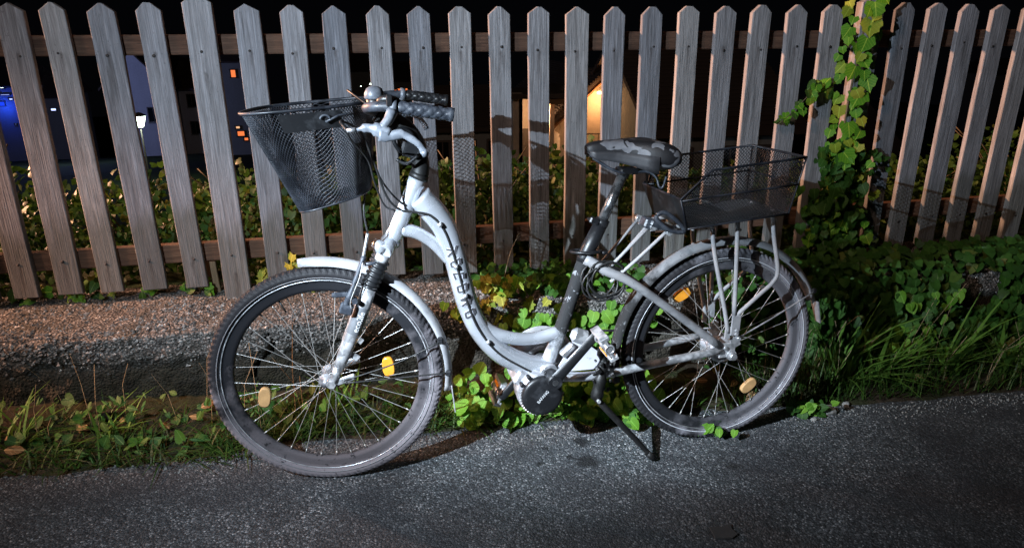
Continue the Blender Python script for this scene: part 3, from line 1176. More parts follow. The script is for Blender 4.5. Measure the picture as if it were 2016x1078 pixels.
# dark lettering along the down tube, wrapped on its near side (unreadable strokes with pale outlines)
path = cr([B(-.955, .515), B(-.915, .470), B(-.880, .415), B(-.857, .340), B(-.838, .262), B(-.815, .180), B(-.775, .098), B(-.715, .030)], 10)


def on_tube(s_, w_, lift=.0008, rad=.0327):
    k = s_ * (len(path) - 1)
    i = min(int(k), len(path) - 2)
    p_ = path[i].lerp(path[i + 1], k - i)
    t_ = (path[i + 1] - path[i]).normalized()
    side = t_.cross(Vector((0, -1, 0))).normalized()
    ang = w_ / rad
    return p_ + (Vector((0, -1, 0)) * math.cos(ang) + side * math.sin(ang)) * (rad + lift)


def stroke(mb, pts, width, lift):
    for (s0, w0), (s1, w1) in zip(pts, pts[1:]):
        steps = 5
        prev = None
        for q in range(steps + 1):
            s_ = s0 + (s1 - s0) * q / steps
            w_ = w0 + (w1 - w0) * q / steps
            ds, dw = (s1 - s0) * .72, (w1 - w0)
            L = math.hypot(ds, dw) or 1
            nx_, nw_ = -dw / L, ds / L
            a = on_tube(s_ + nx_ * width / .72, w_ + nw_ * width, lift)
            b = on_tube(s_ - nx_ * width / .72, w_ - nw_ * width, lift)
            if prev:
                mb.poly([prev[0], a, b, prev[1]])
            prev = (a, b)


rl = random.Random(5)
glyphs = [
    [[(0, -.016), (.038, -.004)], [(.006, .016), (.02, -.004), (.046, .018)]],
    [[(0, -.014), (.012, .014), (.036, .016), (.028, -.012), (0, -.014)]],
    [[(0, .015), (.036, .012)], [(.004, .015), (.012, -.015), (.04, -.012)]],
    [[(0, -.015), (.034, -.010), (.038, .014), (.008, .014), (0, -.015)]],
    [[(0, -.016), (.04, -.008)], [(.0, -.016), (.010, .014), (.022, -.010), (.042, .016)]],
]
big, core = MB(), MB()
s0 = .36
for gi in (0, 1, 2, 3, 4, 1):
    for st_ in glyphs[gi]:
        pts = [(s0 + a, b * .95 + .004) for a, b in st_]
        stroke(big, pts, .0052, .0004)
        stroke(core, pts, .0034, .0012)
    s0 += .068
o = big.build('lettering_outline', M['palegrey'], frame)
o = core.build('lettering', M['blackprint'], frame)

# ---- seat post, clamp, saddle
mb = MB()
pd = (B(-.369, .555) - B(-.468, .318)).normalized()
mb.tube([B(-.472, .305), B(-.468, .318), B(-.455, .350), B(-.420, .425)], [.0215, .0235, .0235, .0205], 18)
sleeve = mb.build('seat_post_sleeve', M['blackpl'], bike)
tubes('seat_post', M['postmetal'], bike, ([B(-.430, .40), B(-.363, .565)], [.0150, .0150]), n=16)
mb = MB()
mb.tube([B(-.424, .414), B(-.416, .434)], .021, 18)
mb.box(B(-.448, .432, .012), (.03, .016, .02), Matrix.Rotation(.4, 3, 'Y'), .004)
mb.tube([B(-.455, .432, .02), B(-.455, .432, -.02)], .005, 8)
mb.build('seat_clamp', M['blackpl'], bike)
# saddle body lofted from nose to rear
st = [(-.483, .646, .010, .636), (-.476, .655, .020, .625), (-.455, .662, .026, .612), (-.425, .664, .031, .612), (-.390, .665, .038, .606), (-.355, .669, .052, .598), (-.325, .674, .074, .588), (-.295, .675, .094, .580), (-.265, .672, .104, .577), (-.240, .663, .102, .582), (-.224, .650, .092, .596), (-.217, .632, .072, .608)]
mb = MB()
NS = 22
for (a, zt, hw, zb) in st:
    h = zt - zb
    for k in range(NS):
        t = k / (NS - 1)
        ang = math.pi * (1 - t)
        x_ = math.cos(ang)
        y_ = math.sin(ang)
        n_ = hw * math.copysign(abs(x_) ** .55, x_)
        b_ = zb + h * (abs(y_) ** .42) - .010 * (1 - abs(x_)) * (1 if hw > .06 else .2)
        mb.v.append(tuple(B(a, b_, n_)))
for i in range(len(st) - 1):
    for k in range(NS - 1):
        A = i * NS + k
        mb.quad(A, A + 1, A + 1 + NS, A + NS, smooth=True)
    mb.quad(i * NS, i * NS + NS - 1, (i + 1) * NS + NS - 1, (i + 1) * NS, smooth=True)
mb.quad(*range(NS))
mb.quad(*range((len(st) - 1) * NS, len(st) * NS))
saddle = mb.build('saddle', M['saddle'], bike)
saddle['label'] = 'padded saddle with black and grey pattern under dust'
sub = saddle.modifiers.new('sub', 'SUBSURF')
sub.levels = sub.render_levels = 1
# plain skirts on the flanks
mb = MB()
for sgn in (1, -1):
    base = len(mb.v)
    for (a, zt, hw, zb) in st[1:8]:
        for t in (0, .33, .66, 1):
            b_ = zb - .004 + (zt - zb) * (.02 + .50 * t)
            hwx = hw * (1.0 if t < .7 else .985) + .0025
            mb.v.append(tuple(B(a, b_, sgn * hwx)))
    for i in range(6):
        for k in range(3):
            A = base + i * 4 + k
            mb.quad(A, A + 1, A + 5, A + 4, smooth=True)
sk = mb.build('skirt', M['saddleside'], saddle)
so = sk.modifiers.new('so', 'SOLIDIFY')
so.thickness = .004
rails = []
for s_ in (1, -1):
    rails.append(([B(-.455, .612, .010 * s_), B(-.40, .580, .022 * s_), B(-.35, .572, .022 * s_), B(-.30, .575, .022 * s_), B(-.275, .560, .035 * s_), B(-.268, .535, .045 * s_), B(-.258, .535, .05 * s_), B(-.250, .575, .055 * s_)], .0038))
tubes('saddle_rail', M['greyplastic'], saddle, *rails, n=7)
mb = MB()
mb.tube([B(-.366, .560), B(-.360, .575)], .019, 14)
mb.box(B(-.352, .576), (.055, .052, .018), None, .004)
mb.build('saddle_clamp', M['blackpl'], saddle)

# ---- fork
wax = Vector((.111, .994, 0)).normalized()       # front axle direction, away from viewer
fork = MB()
cN = B(-1.058, .372, .060)
for off in (0, .120):
    o_ = wax * off
    fork.tube([p + o_ for p in (cN, B(-1.066, .352, .06))], [.019, .019], 18)
    fork.tube([p + o_ for p in (B(-1.098, .285, .06), B(-1.120, .222, .06), B(-1.150, .150, .06), B(-1.178, .085, .06), B(-1.196, .040, .058))], [.0205, .0205, .020, .018, .012], 18)
    fork.tube([p + o_ for p in (B(-1.194, .055, .06), B(-1.208, .010, .060))], [.013, .011], 10)
    fork.box(B(-1.178, .012, .060) + o_, (.060, .008, .020), Matrix.Rotation(-.28, 3, 'Y'), .003)
    fork.box(B(-1.147, .080, .060) + o_, (.026, .006, .018), Matrix.Rotation(.7, 3, 'Y'), .002)
    for (a_, b_) in ((-1.178, .011), (-1.157, .018)):
        fork.tube([B(a_, b_, .060) + o_ - wax * .006, B(a_, b_, .060) + o_ + wax * .008], .0055, 8)
    fork.tube([B(-1.214, .004, .060) + o_ - wax * .012, B(-1.214, .004, .060) + o_ + wax * .014], .012, 6)
    fork.tube([B(-1.214, .004, .060) + o_ - wax * .004, B(-1.214, .004, .060) + o_ + wax * .006], .016, 14)
fo = fork.build('fork', M['alloy'], bike)
# crown with two clamps
mb = MB()
cc = B(-1.040, .382, 0) + wax * 0
mb.tube([B(-1.058, .376, .066), B(-1.046, .384, .030), B(-1.038, .388, 0), B(-1.035, .384, -.030), B(-1.044, .376, -.060)], [.022, .024, .027, .024, .022], 14, True, .85)
mb.tube([B(-1.083, .402, .045), B(-1.070, .395, .050), B(-1.058, .380, .055)], [.012, .016, .020], 12)
mb.tube([hb - hd * .012, hb + hd * .002], .0255, 18)
mb.build('fork_crown', M['silver'], fo)
# rubber boots
for off in (0, .120):
    mb = MB()
    p0, p1 = B(-1.066, .354, .06) + wax * off, B(-1.100, .282, .06) + wax * off
    pts, rd = [], []
    for k in range(25):
        pts.append(p0.lerp(p1, k / 24))
        rd.append(.0225 + (.0026 if k % 4 < 2 else -.0018))
    mb.tube(pts, rd, 18)
    mb.build('fork_boot', M['blackpl'], fo)
# printed band with ecolife lettering, wrapped round the near leg
L0, L1 = B(-1.149, .152, .06), B(-1.118, .228, .06)
ld = (L1 - L0).normalized()
lside = ld.cross(Vector((0, -1, 0))).normalized()
mb = MB()
NA, NB = 12, 4
for j in range(NB):
    for k in range(NA):
        ang = R(-75 + 150 * k / (NA - 1))
        rr = .0207
        mb.v.append(tuple(L0.lerp(L1, j / (NB - 1)) + (Vector((0, -1, 0)) * math.cos(ang) + lside * math.sin(ang)) * rr))
for j in range(NB - 1):
    for k in range(NA - 1):
        mb.quad(j * NA + k, j * NA + k + 1, (j + 1) * NA + k + 1, (j + 1) * NA + k, smooth=True)
mb.build('decal', M['decal'], fo, fix=False)


def text_mesh(body, size):
    cu = bpy.data.curves.new('lettering', 'FONT')
    cu.body = body
    cu.size = size
    cu.resolution_u = 3
    cu.align_x = 'CENTER'
    cu.align_y = 'CENTER'
    to = bpy.data.objects.new('lettering', cu)
    C.objects.link(to)
    bpy.context.view_layer.update()
    me = bpy.data.meshes.new_from_object(to.evaluated_get(bpy.context.evaluated_depsgraph_get()))
    bpy.data.objects.remove(to)
    bpy.data.curves.remove(cu)
    return me


me = text_mesh('ecolife', .0235)
mid = L0.lerp(L1, .5)
for v_ in me.vertices:
    x_, y_ = v_.co.x, v_.co.y
    ang = -(y_) / .0212 + .1
    v_.co = mid + ld * x_ + (Vector((0, -1, 0)) * math.cos(ang) + lside * -math.sin(ang) * -1) * .0216
me.materials.clear()
me.materials.append(M['white'])
put('lettering', me, fo)

# V-brake on the fork
mb = MB()
mb.tube(cr([B(-1.168, .232, .085), B(-1.150, .275, .09), B(-1.128, .330, .085), B(-1.110, .375, .08)], 4), [.009] * 5 + [.0065] * 8, 8)
mb.box(B(-1.163, .232, .085), (.035, .022, .030), Matrix.Rotation(.3, 3, 'Y'), .004)
mb.tube([B(-1.110, .352, .08), B(-1.070, .352, .07)], .005, 8)
mb.tube([B(-1.140, .255, .10), B(-1.140, .255, .075)], .008, 8)
mb.box(B(-1.178, .262, .055), (.045, .012, .014), None, .004)
mb.build('brake', M['greyplastic'], fo)
mb = MB()
mb.tube(cr([B(-1.114, .365, .082), B(-1.106, .400, .08), B(-1.098, .435, .075)], 4), .0042, 8)
mb.build('brake_noodle', M['alloy'], fo)
tubes('brake_cable', M['spoke'], fo, ([B(-1.114, .36, .09), B(-1.125, .32, .098), B(-1.150, .26, .098), B(-1.150, .235, .095)], .0016), n=6)


# ---- mudguards
def guard(name, hub, yaw, r, a0, a1, half, segs=40, mat='greyguard', tail=0.0):
    mb = MB()
    P = 9
    for k in range(segs + 1):
        a = a0 + (a1 - a0) * k / segs
        taper = 1.0
        e = min(k, segs - k)
        if e < 3:
            taper = .55 + .15 * e
        for j in range(P):
            t = -1 + 2 * j / (P - 1)
            rr = r - .016 * t * t - .004 * abs(t) ** 6
            mb.v.append((rr * math.cos(a), t * half * taper, rr * math.sin(a)))
    for k in range(segs):
        for j in range(P - 1):
            A = k * P + j
            mb.quad(A, A + 1, A + 1 + P, A + P, smooth=True)
    o = mb.build(name, M[mat], bike)
    o.matrix_local = Matrix.Translation(hub) @ Matrix.Rotation(yaw, 4, 'Z')
    s = o.modifiers.new('so', 'SOLIDIFY')
    s.thickness = .0022
    return o


fg = guard('mudguard', B(FA, 0), DEL, .356, R(100), R(-9), .027)
fg['label'] = 'grey front mudguard'
tubes('mudguard_stay', M['cable'], fg, ([Vector((.052, -.060, .012)), Vector((.20, -.045, .055)), Vector((.325, -.030, .110))], .0022), ([Vector((.052, -.060, .004)), Vector((.20, -.045, .008)), Vector((.345, -.030, .012))], .0022), n=6)
mb = MB()
for (x_, z_) in ((.322, .113), (.345, .010)):
    mb.box((x_, -.028, z_), (.018, .014, .018), None, .004)
mb.build('stay_clip', M['blackpl'], fg)
mb = MB()
mb.poly([Vector((.352, -.020, -.04)), Vector((.352, .020, -.04)), Vector((.362, .013, -.125)), Vector((.362, -.013, -.125))])
mf = mb.build('mud_flap', M['greyguard'], fg)
mf.modifiers.new('so', 'SOLIDIFY').thickness = .003
rg = guard('mudguard', B(0, 0), 0, .366, R(22), R(196), .027, 60, 'grimeguard')
rg['label'] = 'dusty grey rear mudguard'
tubes('mudguard_stay', M['alloy'], rg, ([Vector((.030, -.072, .055)), Vector((.16, -.055, .110)), Vector((.308, -.032, .178))], .0024), n=6)
mb = MB()
mb.box((.308, -.030, .180), (.016, .012, .016), None, .003)
mb.build('stay_clip', M['blackpl'], rg)
mb = MB()
a = R(22)
mb.poly([Vector((.340, -.022, .135)), Vector((.340, .022, .135)), Vector((.366, .013, .058)), Vector((.366, -.013, .058))])
mb.build('mud_flap', M['greyguard'], rg).modifiers.new('so', 'SOLIDIFY').thickness = .003

# ---- stem and handlebar
stem = MB()
stem.tube([ht - hd * .004, ht + hd * .012], [.027, .026], 18)
stem.tube(cr([ht + hd * .008, B(-.948, .600), B(-.958, .645), B(-.985, .690), B(-1.030, .725), B(-1.062, .742)], 4), [.024] * 8 + [.029] * 6 + [.026] * 7, 16)
stem.tube([B(-1.066, .744, .035), B(-1.058, .744, -.035)], .024, 16)
sto = stem.build('stem', M['blackmuddy'], bike)
mb = MB()
mb.tube(cr([B(-1.005, .640, .035), B(-1.02, .672, .040), B(-1.005, .700, .035), B(-.975, .690, .030), B(-.960, .650, .030)], 5), .0055, 8)
mb.tube(cr([B(-1.015, .622, .04), B(-.99, .612, .045), B(-.96, .632, .045), B(-.945, .66, .03)], 5), .0045, 8)
mb.box(B(-.975, .650, .028), (.05, .02, .05), Matrix.Rotation(.3, 3, 'Y'), .006)
mb.build('stem_bolt_cover', M['blackpl'], sto)


def mirror(p):
    # reflect a handlebar point through the steered centre plane
    c0 = B(-1.062, .744)
    d_ = Vector(p) - c0
    k = d_.dot(wax)
    return Vector(p) - wax * (2 * k)


barN = [B(-1.064, .744, 0), B(-1.074, .748, .08), B(-1.086, .758, .16), B(-1.090, .766, .215), B(-1.078, .771, .252), B(-1.045, .773, .268), B(-1.005, .771, .276), B(-.905, .757, .288)]
hbar = tubes('handlebar', M['greyplastic'], bike, ([mirror(p) for p in barN[::-1]] + barN[1:], .0115), n=14)
for mir in (0, 1):
    f_ = (lambda p: mirror(p)) if mir else (lambda p: p)
    # grip with diamond pattern
    g0, g1 = f_(B(-1.022, .772, .273)), f_(B(-.898, .756, .289))
    ax = (g1 - g0).normalized()
    u_ = ax.cross(Vector((0, 0, 1))).normalized()
    w_ = u_.cross(ax)
    mb = MB()
    NL, NR = 44, 28
    for i in range(NL + 1):
        t = i / NL
        p = g0.lerp(g1, t)
        base = .0148 + .0010 * math.sin(t * math.pi)
        if t < .03 or t > .97:
            base *= .94
        if t > .93:
            base += .0014
        for j in range(NR):
            a = 2 * math.pi * j / NR
            dia = abs((t * 6 + a / (2 * math.pi) * 4) % 1 - .5) * 2
            dib = abs((t * 6 - a / (2 * math.pi) * 4) % 1 - .5) * 2
            r_ = base - (.0022 if min(1 - dia, 1 - dib) < .22 and .06 < t < .92 else 0)
            mb.v.append(tuple(p + (u_ * math.cos(a) + w_ * math.sin(a)) * r_))
    for i in range(NL):
        for j in range(NR):
            mb.quad(i * NR + j, i * NR + (j + 1) % NR, (i + 1) * NR + (j + 1) % NR, (i + 1) * NR + j, smooth=True)
    mb.quad(*range(NR))
    mb.quad(*range(NL * NR, (NL + 1) * NR))
    mb.build('grip', M['greyplastic'] if not mir else M['blackpl'], hbar)
    # brake lever
    mb = MB()
    mb.tube([f_(B(-1.038, .773, .270)), f_(B(-1.024, .772, .273))], .0185, 16)
    mb.tube(cr([f_(p) for p in (B(-1.036, .765, .282), B(-1.046, .745, .292), B(-1.062, .728, .296))], 4), [.013, .013, .012, .012, .011, .011, .010, .010, .010], 8)
    mb.tube(cr([f_(p) for p in (B(-1.120, .722, .288), B(-1.095, .728, .290), B(-1.070, .724, .296), B(-1.045, .714, .302))], 4), [.0045] * 3 + [.010] * 4 + [.016] * 3 + [.015] * 3, 10, True, .6)
    mb.build('lever_bracket', M['leverplastic'], hbar)
    mb = MB()
    mb.tube(cr([f_(p) for p in (B(-1.068, .714, .302), B(-1.045, .711, .304), B(-1.020, .716, .308), B(-.998, .706, .312), B(-.980, .692, .314), B(-.970, .676, .314))], 4), [.014] * 4 + [.0115] * 5 + [.0085] * 5 + [.0075] * 5 + [.0085] * 2, 10, True, .55)
    mb.tube([f_(B(-.972, .680, .314)), f_(B(-.966, .668, .314))], [.0085, .0075], 10)
    mb.build('brake_lever', M['leverplastic'], hbar)
    mb = MB()
    mb.tube([f_(B(-1.118, .724, .288)), f_(B(-1.137, .722, .286))], [.006, .0042], 8)
    mb.build('cable_adjuster', M['alloy'], hbar)
# bell and shifter clamp
mb = MB()
bc = B(-1.072, .790, .225)
for k in range(10):
    pass
mb.lathe([(0, .026), (.010, .025), (.018, .020), (.0225, .010), (.0235, 0), (.021, -.003), (0, -.003)], 22, 'Z', bc)
mb.build('bell', M['leverplastic'], hbar)
mb = MB()
mb.tube([bc - Vector((0, 0, .022)), bc], [.018, .020], 14)
mb.tube(cr([B(-1.062, .782, .252), B(-1.050, .789, .262), B(-1.030, .786, .268), B(-1.018, .776, .27)], 3), .010, 10)
mb.box(B(-1.042, .787, .285), (.014, .008, .026), None, .002)
mb.build('shifter', M['blackpl'], hbar)

# ---- cables
tubes('cable', M['cable'], bike,
      ([B(-1.137, .722, .286), B(-1.150, .735, .20), B(-1.105, .70, .11), B(-1.074, .62, .085), B(-1.045, .530, .065), B(-1.010, .490, .050), B(-.975, .482, .046), B(-.930, .470, .040), B(-.893, .430, .036), B(-.868, .365, .034), B(-.848, .290, .033), B(-.826, .210, .033), B(-.792, .125, .034), B(-.735, .048, .035), B(-.655, -.008, .036), B(-.600, -.040, .036)], .0032), n=7)
tubes('cable', M['cable'], bike, ([B(-1.050, .745, .05), B(-1.085, .70, .06), B(-1.080, .63, .06), B(-1.050, .56, .05), B(-1.005, .505, .03), B(-.960, .480, .0), B(-.930, .472, -.02)], .0028),
      ([B(-1.085, .77, .19), B(-1.13, .80, .12), B(-1.115, .785, .05), B(-1.08, .73, .03), B(-1.09, .62, .05), B(-1.105, .50, .07), B(-1.098, .435, .075)], .0026),
      ([B(-1.137, .722, .27), B(-1.13, .69, .16), B(-1.09, .63, .10), B(-1.075, .57, .08), B(-1.05, .50, .03), B(-1.02, .475, -.01)], .0026), n=6)
tubes('cable_clip', M['alloy'], bike, ([B(-.905, .448, .041), B(-.899, .438, .041)], .006), ([B(-.860, .325, .038), B(-.857, .315, .038)], .006), ([B(-.833, .238, .037), B(-.830, .228, .037)], .006), ([B(-.768, .090, .039), B(-.762, .082, .039)], .006), n=8)

# ---- drive: mid motor, cranks, pedals, chainring
mb = MB()
mc = B(-.604, -.088)
mb.lathe([(0, -.062), (.045, -.062), (.066, -.052), (.072, -.040), (.072, -.030), (.070, -.028), (.070, .012), (.060, .022), (0, .024)], 40, 'Y', mc)
mb.tube([B(-.578, -.03, -.05), B(-.578, -.03, .052)], .030, 24)
mb.box(B(-.652, -.048, .0), (.06, .075, .05), Matrix.Rotation(.5, 3, 'Y'), .008)
mb.build('motor', M['hubdust'], bike)
motor = bpy.context.collection.objects[-1] if False else [o for o in bike.children if o.name.startswith('motor')][0]
mb = MB()
mb.lathe([(0, -.078), (.050, -.078), (.060, -.0765), (.0635, -.070), (.0635, -.062), (0, -.062)], 44, 'Y', mc)
mb.build('motor_cover', M['blackpl'], motor)
mb = MB()
for k in range(26):
    a = R(160 + 200 * k / 25)
    mb.box(mc + Vector((math.cos(a) * .0665, -.060, math.sin(a) * .0665)), (.006, .008, .004), Matrix.Rotation(-a, 3, 'Y'), .001)
mb.build('cooling_fin', M['alloy'], motor)
for a in (35, 80, 125, 150):
    mb = MB()
    q = mc + Vector((math.cos(R(a)) * .070, -.055, math.sin(R(a)) * .070))
    mb.tube([q + Vector((0, .012, 0)), q - Vector((0, .010, 0))], .006, 8)
    mb.build('motor_bolt', M['blackpl'], motor)
me = text_mesh('BAFANG', .0135)
th = R(50)
for v_ in me.vertices:
    x_, y_ = v_.co.x * .92, v_.co.y
    v_.co = mc + Vector((x_ * math.cos(th) - y_ * math.sin(th), -.0786, x_ * math.sin(th) + y_ * math.cos(th)))
me.materials.clear()
me.materials.append(M['white'])
put('lettering', me, motor)

bbL = B(-.577, -.028, .098)
mb = MB()
mb.tube([B(-.577, -.028, .05), B(-.577, -.028, .112)], .021, 18)
cd = (B(-.461, .110, .112) - bbL).normalized()
ce = B(-.461, .112, .112)
mb.tube([bbL - cd * .012, bbL, bbL + cd * .03, ce - cd * .03, ce, ce + cd * .010], [.015, .0195, .0185, .0145, .0145, .010], 12, True, .5, updir=(0, 1, 0))
crank = mb.build('crank', M['blackpl'], bike)
tubes('crank_bolt', M['alloy'], crank, ([bbL + Vector((0, -.006, 0)), bbL + Vector((0, -.014, 0))], .0095), n=14)
# polished edge line of the crank
mb = MB()
pn = Vector((-cd.z, 0, cd.x)) * .0165
mb.tube([bbL + pn + Vector((0, -.003, 0)), ce + pn * .85 + Vector((0, -.003, 0))], .0026, 6)
mb.build('crank_edge', M['alloy'], crank)
bbR = B(-.577, -.028, -.085)
cr2 = B(-.690, -.164, -.095)
mb = MB()
cd2 = (cr2 - bbR).normalized()
mb.tube([bbR - cd2 * .012, bbR, bbR + cd2 * .03, cr2 - cd2 * .03, cr2, cr2 + cd2 * .01], [.015, .0195, .0185, .0145, .0145, .010], 12, True, .5, updir=(0, 1, 0))
mb.build('crank', M['blackpl'], bike)


def pedal(c, tilt, sgn, amber):
    mb = MB()
    Rm = Matrix.Rotation(tilt, 3, 'Y')
    mb.tube([c + Vector((0, .048 * sgn, 0)), c - Vector((0, .050 * sgn, 0))], .008, 10)
    mb.tube([c + Vector((0, .02, 0)), c - Vector((0, .02, 0))], .013, 12)
    for yy in (-.046, .040):
        for zz in (-.032, .032):
            mb.box(c + Rm @ Vector((0, yy, zz)), (.024, .006, .008), Rm, .0015)
        # ring plate
        mb.lathe([(.010, -.003), (.015, -.003), (.015, .003), (.010, .003)], 18, 'Y', c + Vector((0, yy, 0)), close=True)
        for (x_, z_, r_) in ((0, .022, 0), (0, -.022, 0)):
            mb.box(c + Rm @ Vector((0, yy, z_)), (.009, .006, .020), Rm, .0015)
    for zz in (-.036, .036):
        mb.box(c + Rm @ Vector((0, -.003, zz)), (.026, .092, .006), Rm, .0015)
        mb.box(c + Rm @ Vector((.010, -.003, zz * .82)), (.006, .088, .010), Rm, .001)
        mb.box(c + Rm @ Vector((-.010, -.003, zz * .82)), (.006, .088, .010), Rm, .001)
    o = mb.build('pedal', M['alloy'], bike)
    mb = MB()
    mb.box(c + Rm @ Vector((-.0135, -.003, .022 if amber else -.02)), (.003, .05, .012), Rm, .001)
    mb.build('pedal_reflector', M['amber'], o)
    return o


pedal(B(-.455, .112, .168), R(-28), -1, False)
pedal(B(-.694, -.166, -.150), R(20), 1, True)
# chainring and guard disc on the far side
mb = MB()
mb.lathe([(.050, .066), (.090, .066), (.092, .064), (.092, .060), (.090, .058), (.050, .058)], 60, 'Y', B(-.577, -.028), close=True)
mb.lathe([(.030, .064), (.052, .064), (.052, .060), (.030, .060)], 40, 'Y', B(-.577, -.028), close=True)
for k in range(44):
    a = 2 * math.pi * k / 44
    mb.box(B(-.577, -.028) + Vector((math.cos(a) * .094, .062, math.sin(a) * .094)), (.006, .003, .006), Matrix.Rotation(-a, 3, 'Y'))
ring = mb.build('chainring', M['hubdust'], bike)
mb = MB()
mb.lathe([(.078, .072), (.108, .072), (.110, .070), (.108, .068), (.078, .068)], 60, 'Y', B(-.577, -.028), close=True)
mb.build('ring_guard', M['greyguard'], ring)
mb = MB()
for zz, rr in ((.096, .034), (-.096, -.034)):
    mb.tube([B(-.577, -.028 + zz, -.062), B(0, rr, -.050)], .0042, 6)
mb.lathe([(.022, .046), (.036, .046), (.036, .052), (.022, .052)], 30, 'Y', B(0, 0), close=True)
mb.build('chain', M['blackmuddy'], bike)
# pale guard plate behind the seat tube
mb = MB()
mb.poly([B(-.552, -.036, .02), B(-.500, .060, .02), B(-.455, .052, .02), B(-.395, .005, .02), B(-.392, -.034, .02)])
pg = mb.build('guard_plate', M['palegrey'], bike)
so = pg.modifiers.new('so', 'SOLIDIFY')
so.thickness = .006
mb = MB()
mb.box(B(-.482, .083, .035), (.062, .03, .045), Matrix.Rotation(.35, 3, 'Y'), .012)
mb.box(B(-.520, .040, .034), (.05, .024, .022), Matrix.Rotation(-.75, 3, 'Y'), .005)
mb.build('gear_box', M['alloy'], bike)

# ---- kickstand with muddy mount
mb = MB()
mb.tube(cr([B(-.418, .045, .050), B(-.412, .0, .060), B(-.420, -.05, .064), B(-.430, -.115, .066)], 5), [.012, .014, .017, .013, .011, .015, .019, .016, .013, .015, .02, .019, .017, .018, .02, .018], 9)
mb.tube(cr([B(-.385, .040, .04), B(-.380, -.01, .05), B(-.392, -.05, .05)], 5), [.008, .011, .009, .012, .010, .008, .011, .010, .012, .009, .006], 8)
for k in range(26):
    q = B(-.415 + RND.uniform(-.035, .035), RND.uniform(-.10, .06), .062 + RND.uniform(-.01, .02))
    mb.box(q, (RND.uniform(.006, .02), RND.uniform(.006, .016), RND.uniform(.006, .02)), Matrix.Rotation(RND.uniform(0, 3), 3, 'Y'), .003)
ks = mb.build('kickstand_mount', M['blackmuddy'], bike)
tubes('kickstand', M['blackmuddy'], bike, ([B(-.432, -.112, .070), B(-.385, -.165, .082), B(-.300, -.258, .096), B(-.252, -.312, .104)], [.0105, .0105, .009, .0085]), ([B(-.262, -.304, .102), B(-.238, -.326, .106)], [.011, .010]), n=10)
tubes('pivot_bolt', M['alloy'], ks, ([B(-.430, -.114, .082), B(-.430, -.114, .092)], .006), n=8)

# ---- rear rack
RK = lambda a, n, db=0.0: B(a, .418 + .105 * (a + .2) + db, n)
paths = []
for s_ in (1, -1):
    paths.append(([RK(-.285, .045 * s_), RK(-.20, .06 * s_), RK(.0, .062 * s_), RK(.125, .058 * s_)], .0062))
for a_ in (-.24, -.13, -.02, .10):
    paths.append(([RK(a_, .06), RK(a_, -.06)], .0045))
rack = tubes('rear_rack', M['greyguard'], bike, *paths, n=10)
for s_ in (1, -1):
    tubes('rack_strut', M['greyguard'], rack, ([RK(-.098, .062 * s_, -.004), B(-.082, .33, .070 * s_), B(-.030, .15, .074 * s_), B(-.010, .075, .073 * s_)], .0068))
    tubes('rack_strut', M['greyguard'], rack, ([RK(-.014, .062 * s_, -.004), B(-.008, .30, .072 * s_), B(.004, .13, .075 * s_)], .0068), n=10)
    tubes('rack_strut', M['greyguard'], rack, ([RK(.100, .060 * s_, .01), B(.110, .38, .068 * s_), B(.135, .272, .074 * s_), B(.122, .232, .075 * s_), B(.085, .198, .075 * s_), B(.012, .132, .075 * s_)], .0068), n=10)
    tubes('rack_arm', M['greyguard'], rack, ([B(-.238, .405, .060 * s_), B(-.330, .310, .045 * s_), B(-.395, .250, .035 * s_)], .0055), ([B(-.285, .420, .045 * s_), B(-.420, .272, .030 * s_)], .005), n=8)
    tubes('rack_bolt', M['alloy'], rack, ([B(-.238, .403, .060 * s_), B(-.238, .403, .078 * s_)], .008), ([B(-.282, .420, .040 * s_), B(-.282, .420, .066 * s_)], .011), n=10)
    mb = MB()
    mb.box(B(.010, .100, .079 * s_), (.030, .006, .066), None, .0015)
    mb.tube([B(.012, .085, .075 * s_), B(.012, .085, .090 * s_)], .005, 8)
    mb.tube([B(.012, .072, .075 * s_), B(.012, .072, .090 * s_)], .005, 8)
    mb.box(B(-.012, .075, .074 * s_), (.018, .006, .04), None, .001)
    mb.build('strut_plate', M['greyguard'], rack)
# clamp handle at the front of the rack
mb = MB()
mb.tube(cr([B(-.292, .462, .095), B(-.268, .470, .10), B(-.225, .440, .105), B(-.205, .412, .10), B(-.25, .418, .10), B(-.288, .448, .095), B(-.292, .462, .095)], 4), .0068, 8)
mb.box(B(-.265, .425, .06), (.075, .05, .020), Matrix.Rotation(.35, 3, 'Y'), .005)
mb.box(B(-.288, .425, .035), (.04, .045, .030), Matrix.Rotation(.35, 3, 'Y'), .005)
mb.build('basket_clamp', M['greyplastic'], rack)


# ---- wire baskets
def diamond_patch(mb, P, nu, nv, r):
    """real crossing wires over the surface P(u, v)"""
    for i in range(nu + 1):
        for j in range(nv):
            if (i + j) % 2 == 0:
                if i < nu:
                    mb.wire(P(i / nu, j / nv), P((i + 1) / nu, (j + 1) / nv), r)
                if i > 0:
                    mb.wire(P(i / nu, j / nv), P((i - 1) / nu, (j + 1) / nv), r)


def sup(a, e):
    return math.copysign(abs(math.cos(a)) ** e, math.cos(a)), math.copysign(abs(math.sin(a)) ** e, math.sin(a))


def fb(u, t, grow=0.0):
    a = 2 * math.pi * u
    cx, sy = sup(a, .62)
    def pt(a0, a1, hn, b0, b1, cn):
        x = (a0 + a1) / 2 + (a1 - a0 + grow) / 2 * cx
        k = (x - a0) / (a1 - a0)
        n_ = -(hn + grow / 2) * sy
        p_ = B(x, b0 + (b1 - b0) * k, 0)
        # across direction follows the steered axle
        return p_ - wax * n_ * -1 if False else p_ + wax * (-n_) * 1.0
    top = pt(-1.380, -1.066, .165, .742, .772, 0)
    bot = pt(-1.264, -1.082, .108, .494, .545, 0)
    return top.lerp(bot, t)


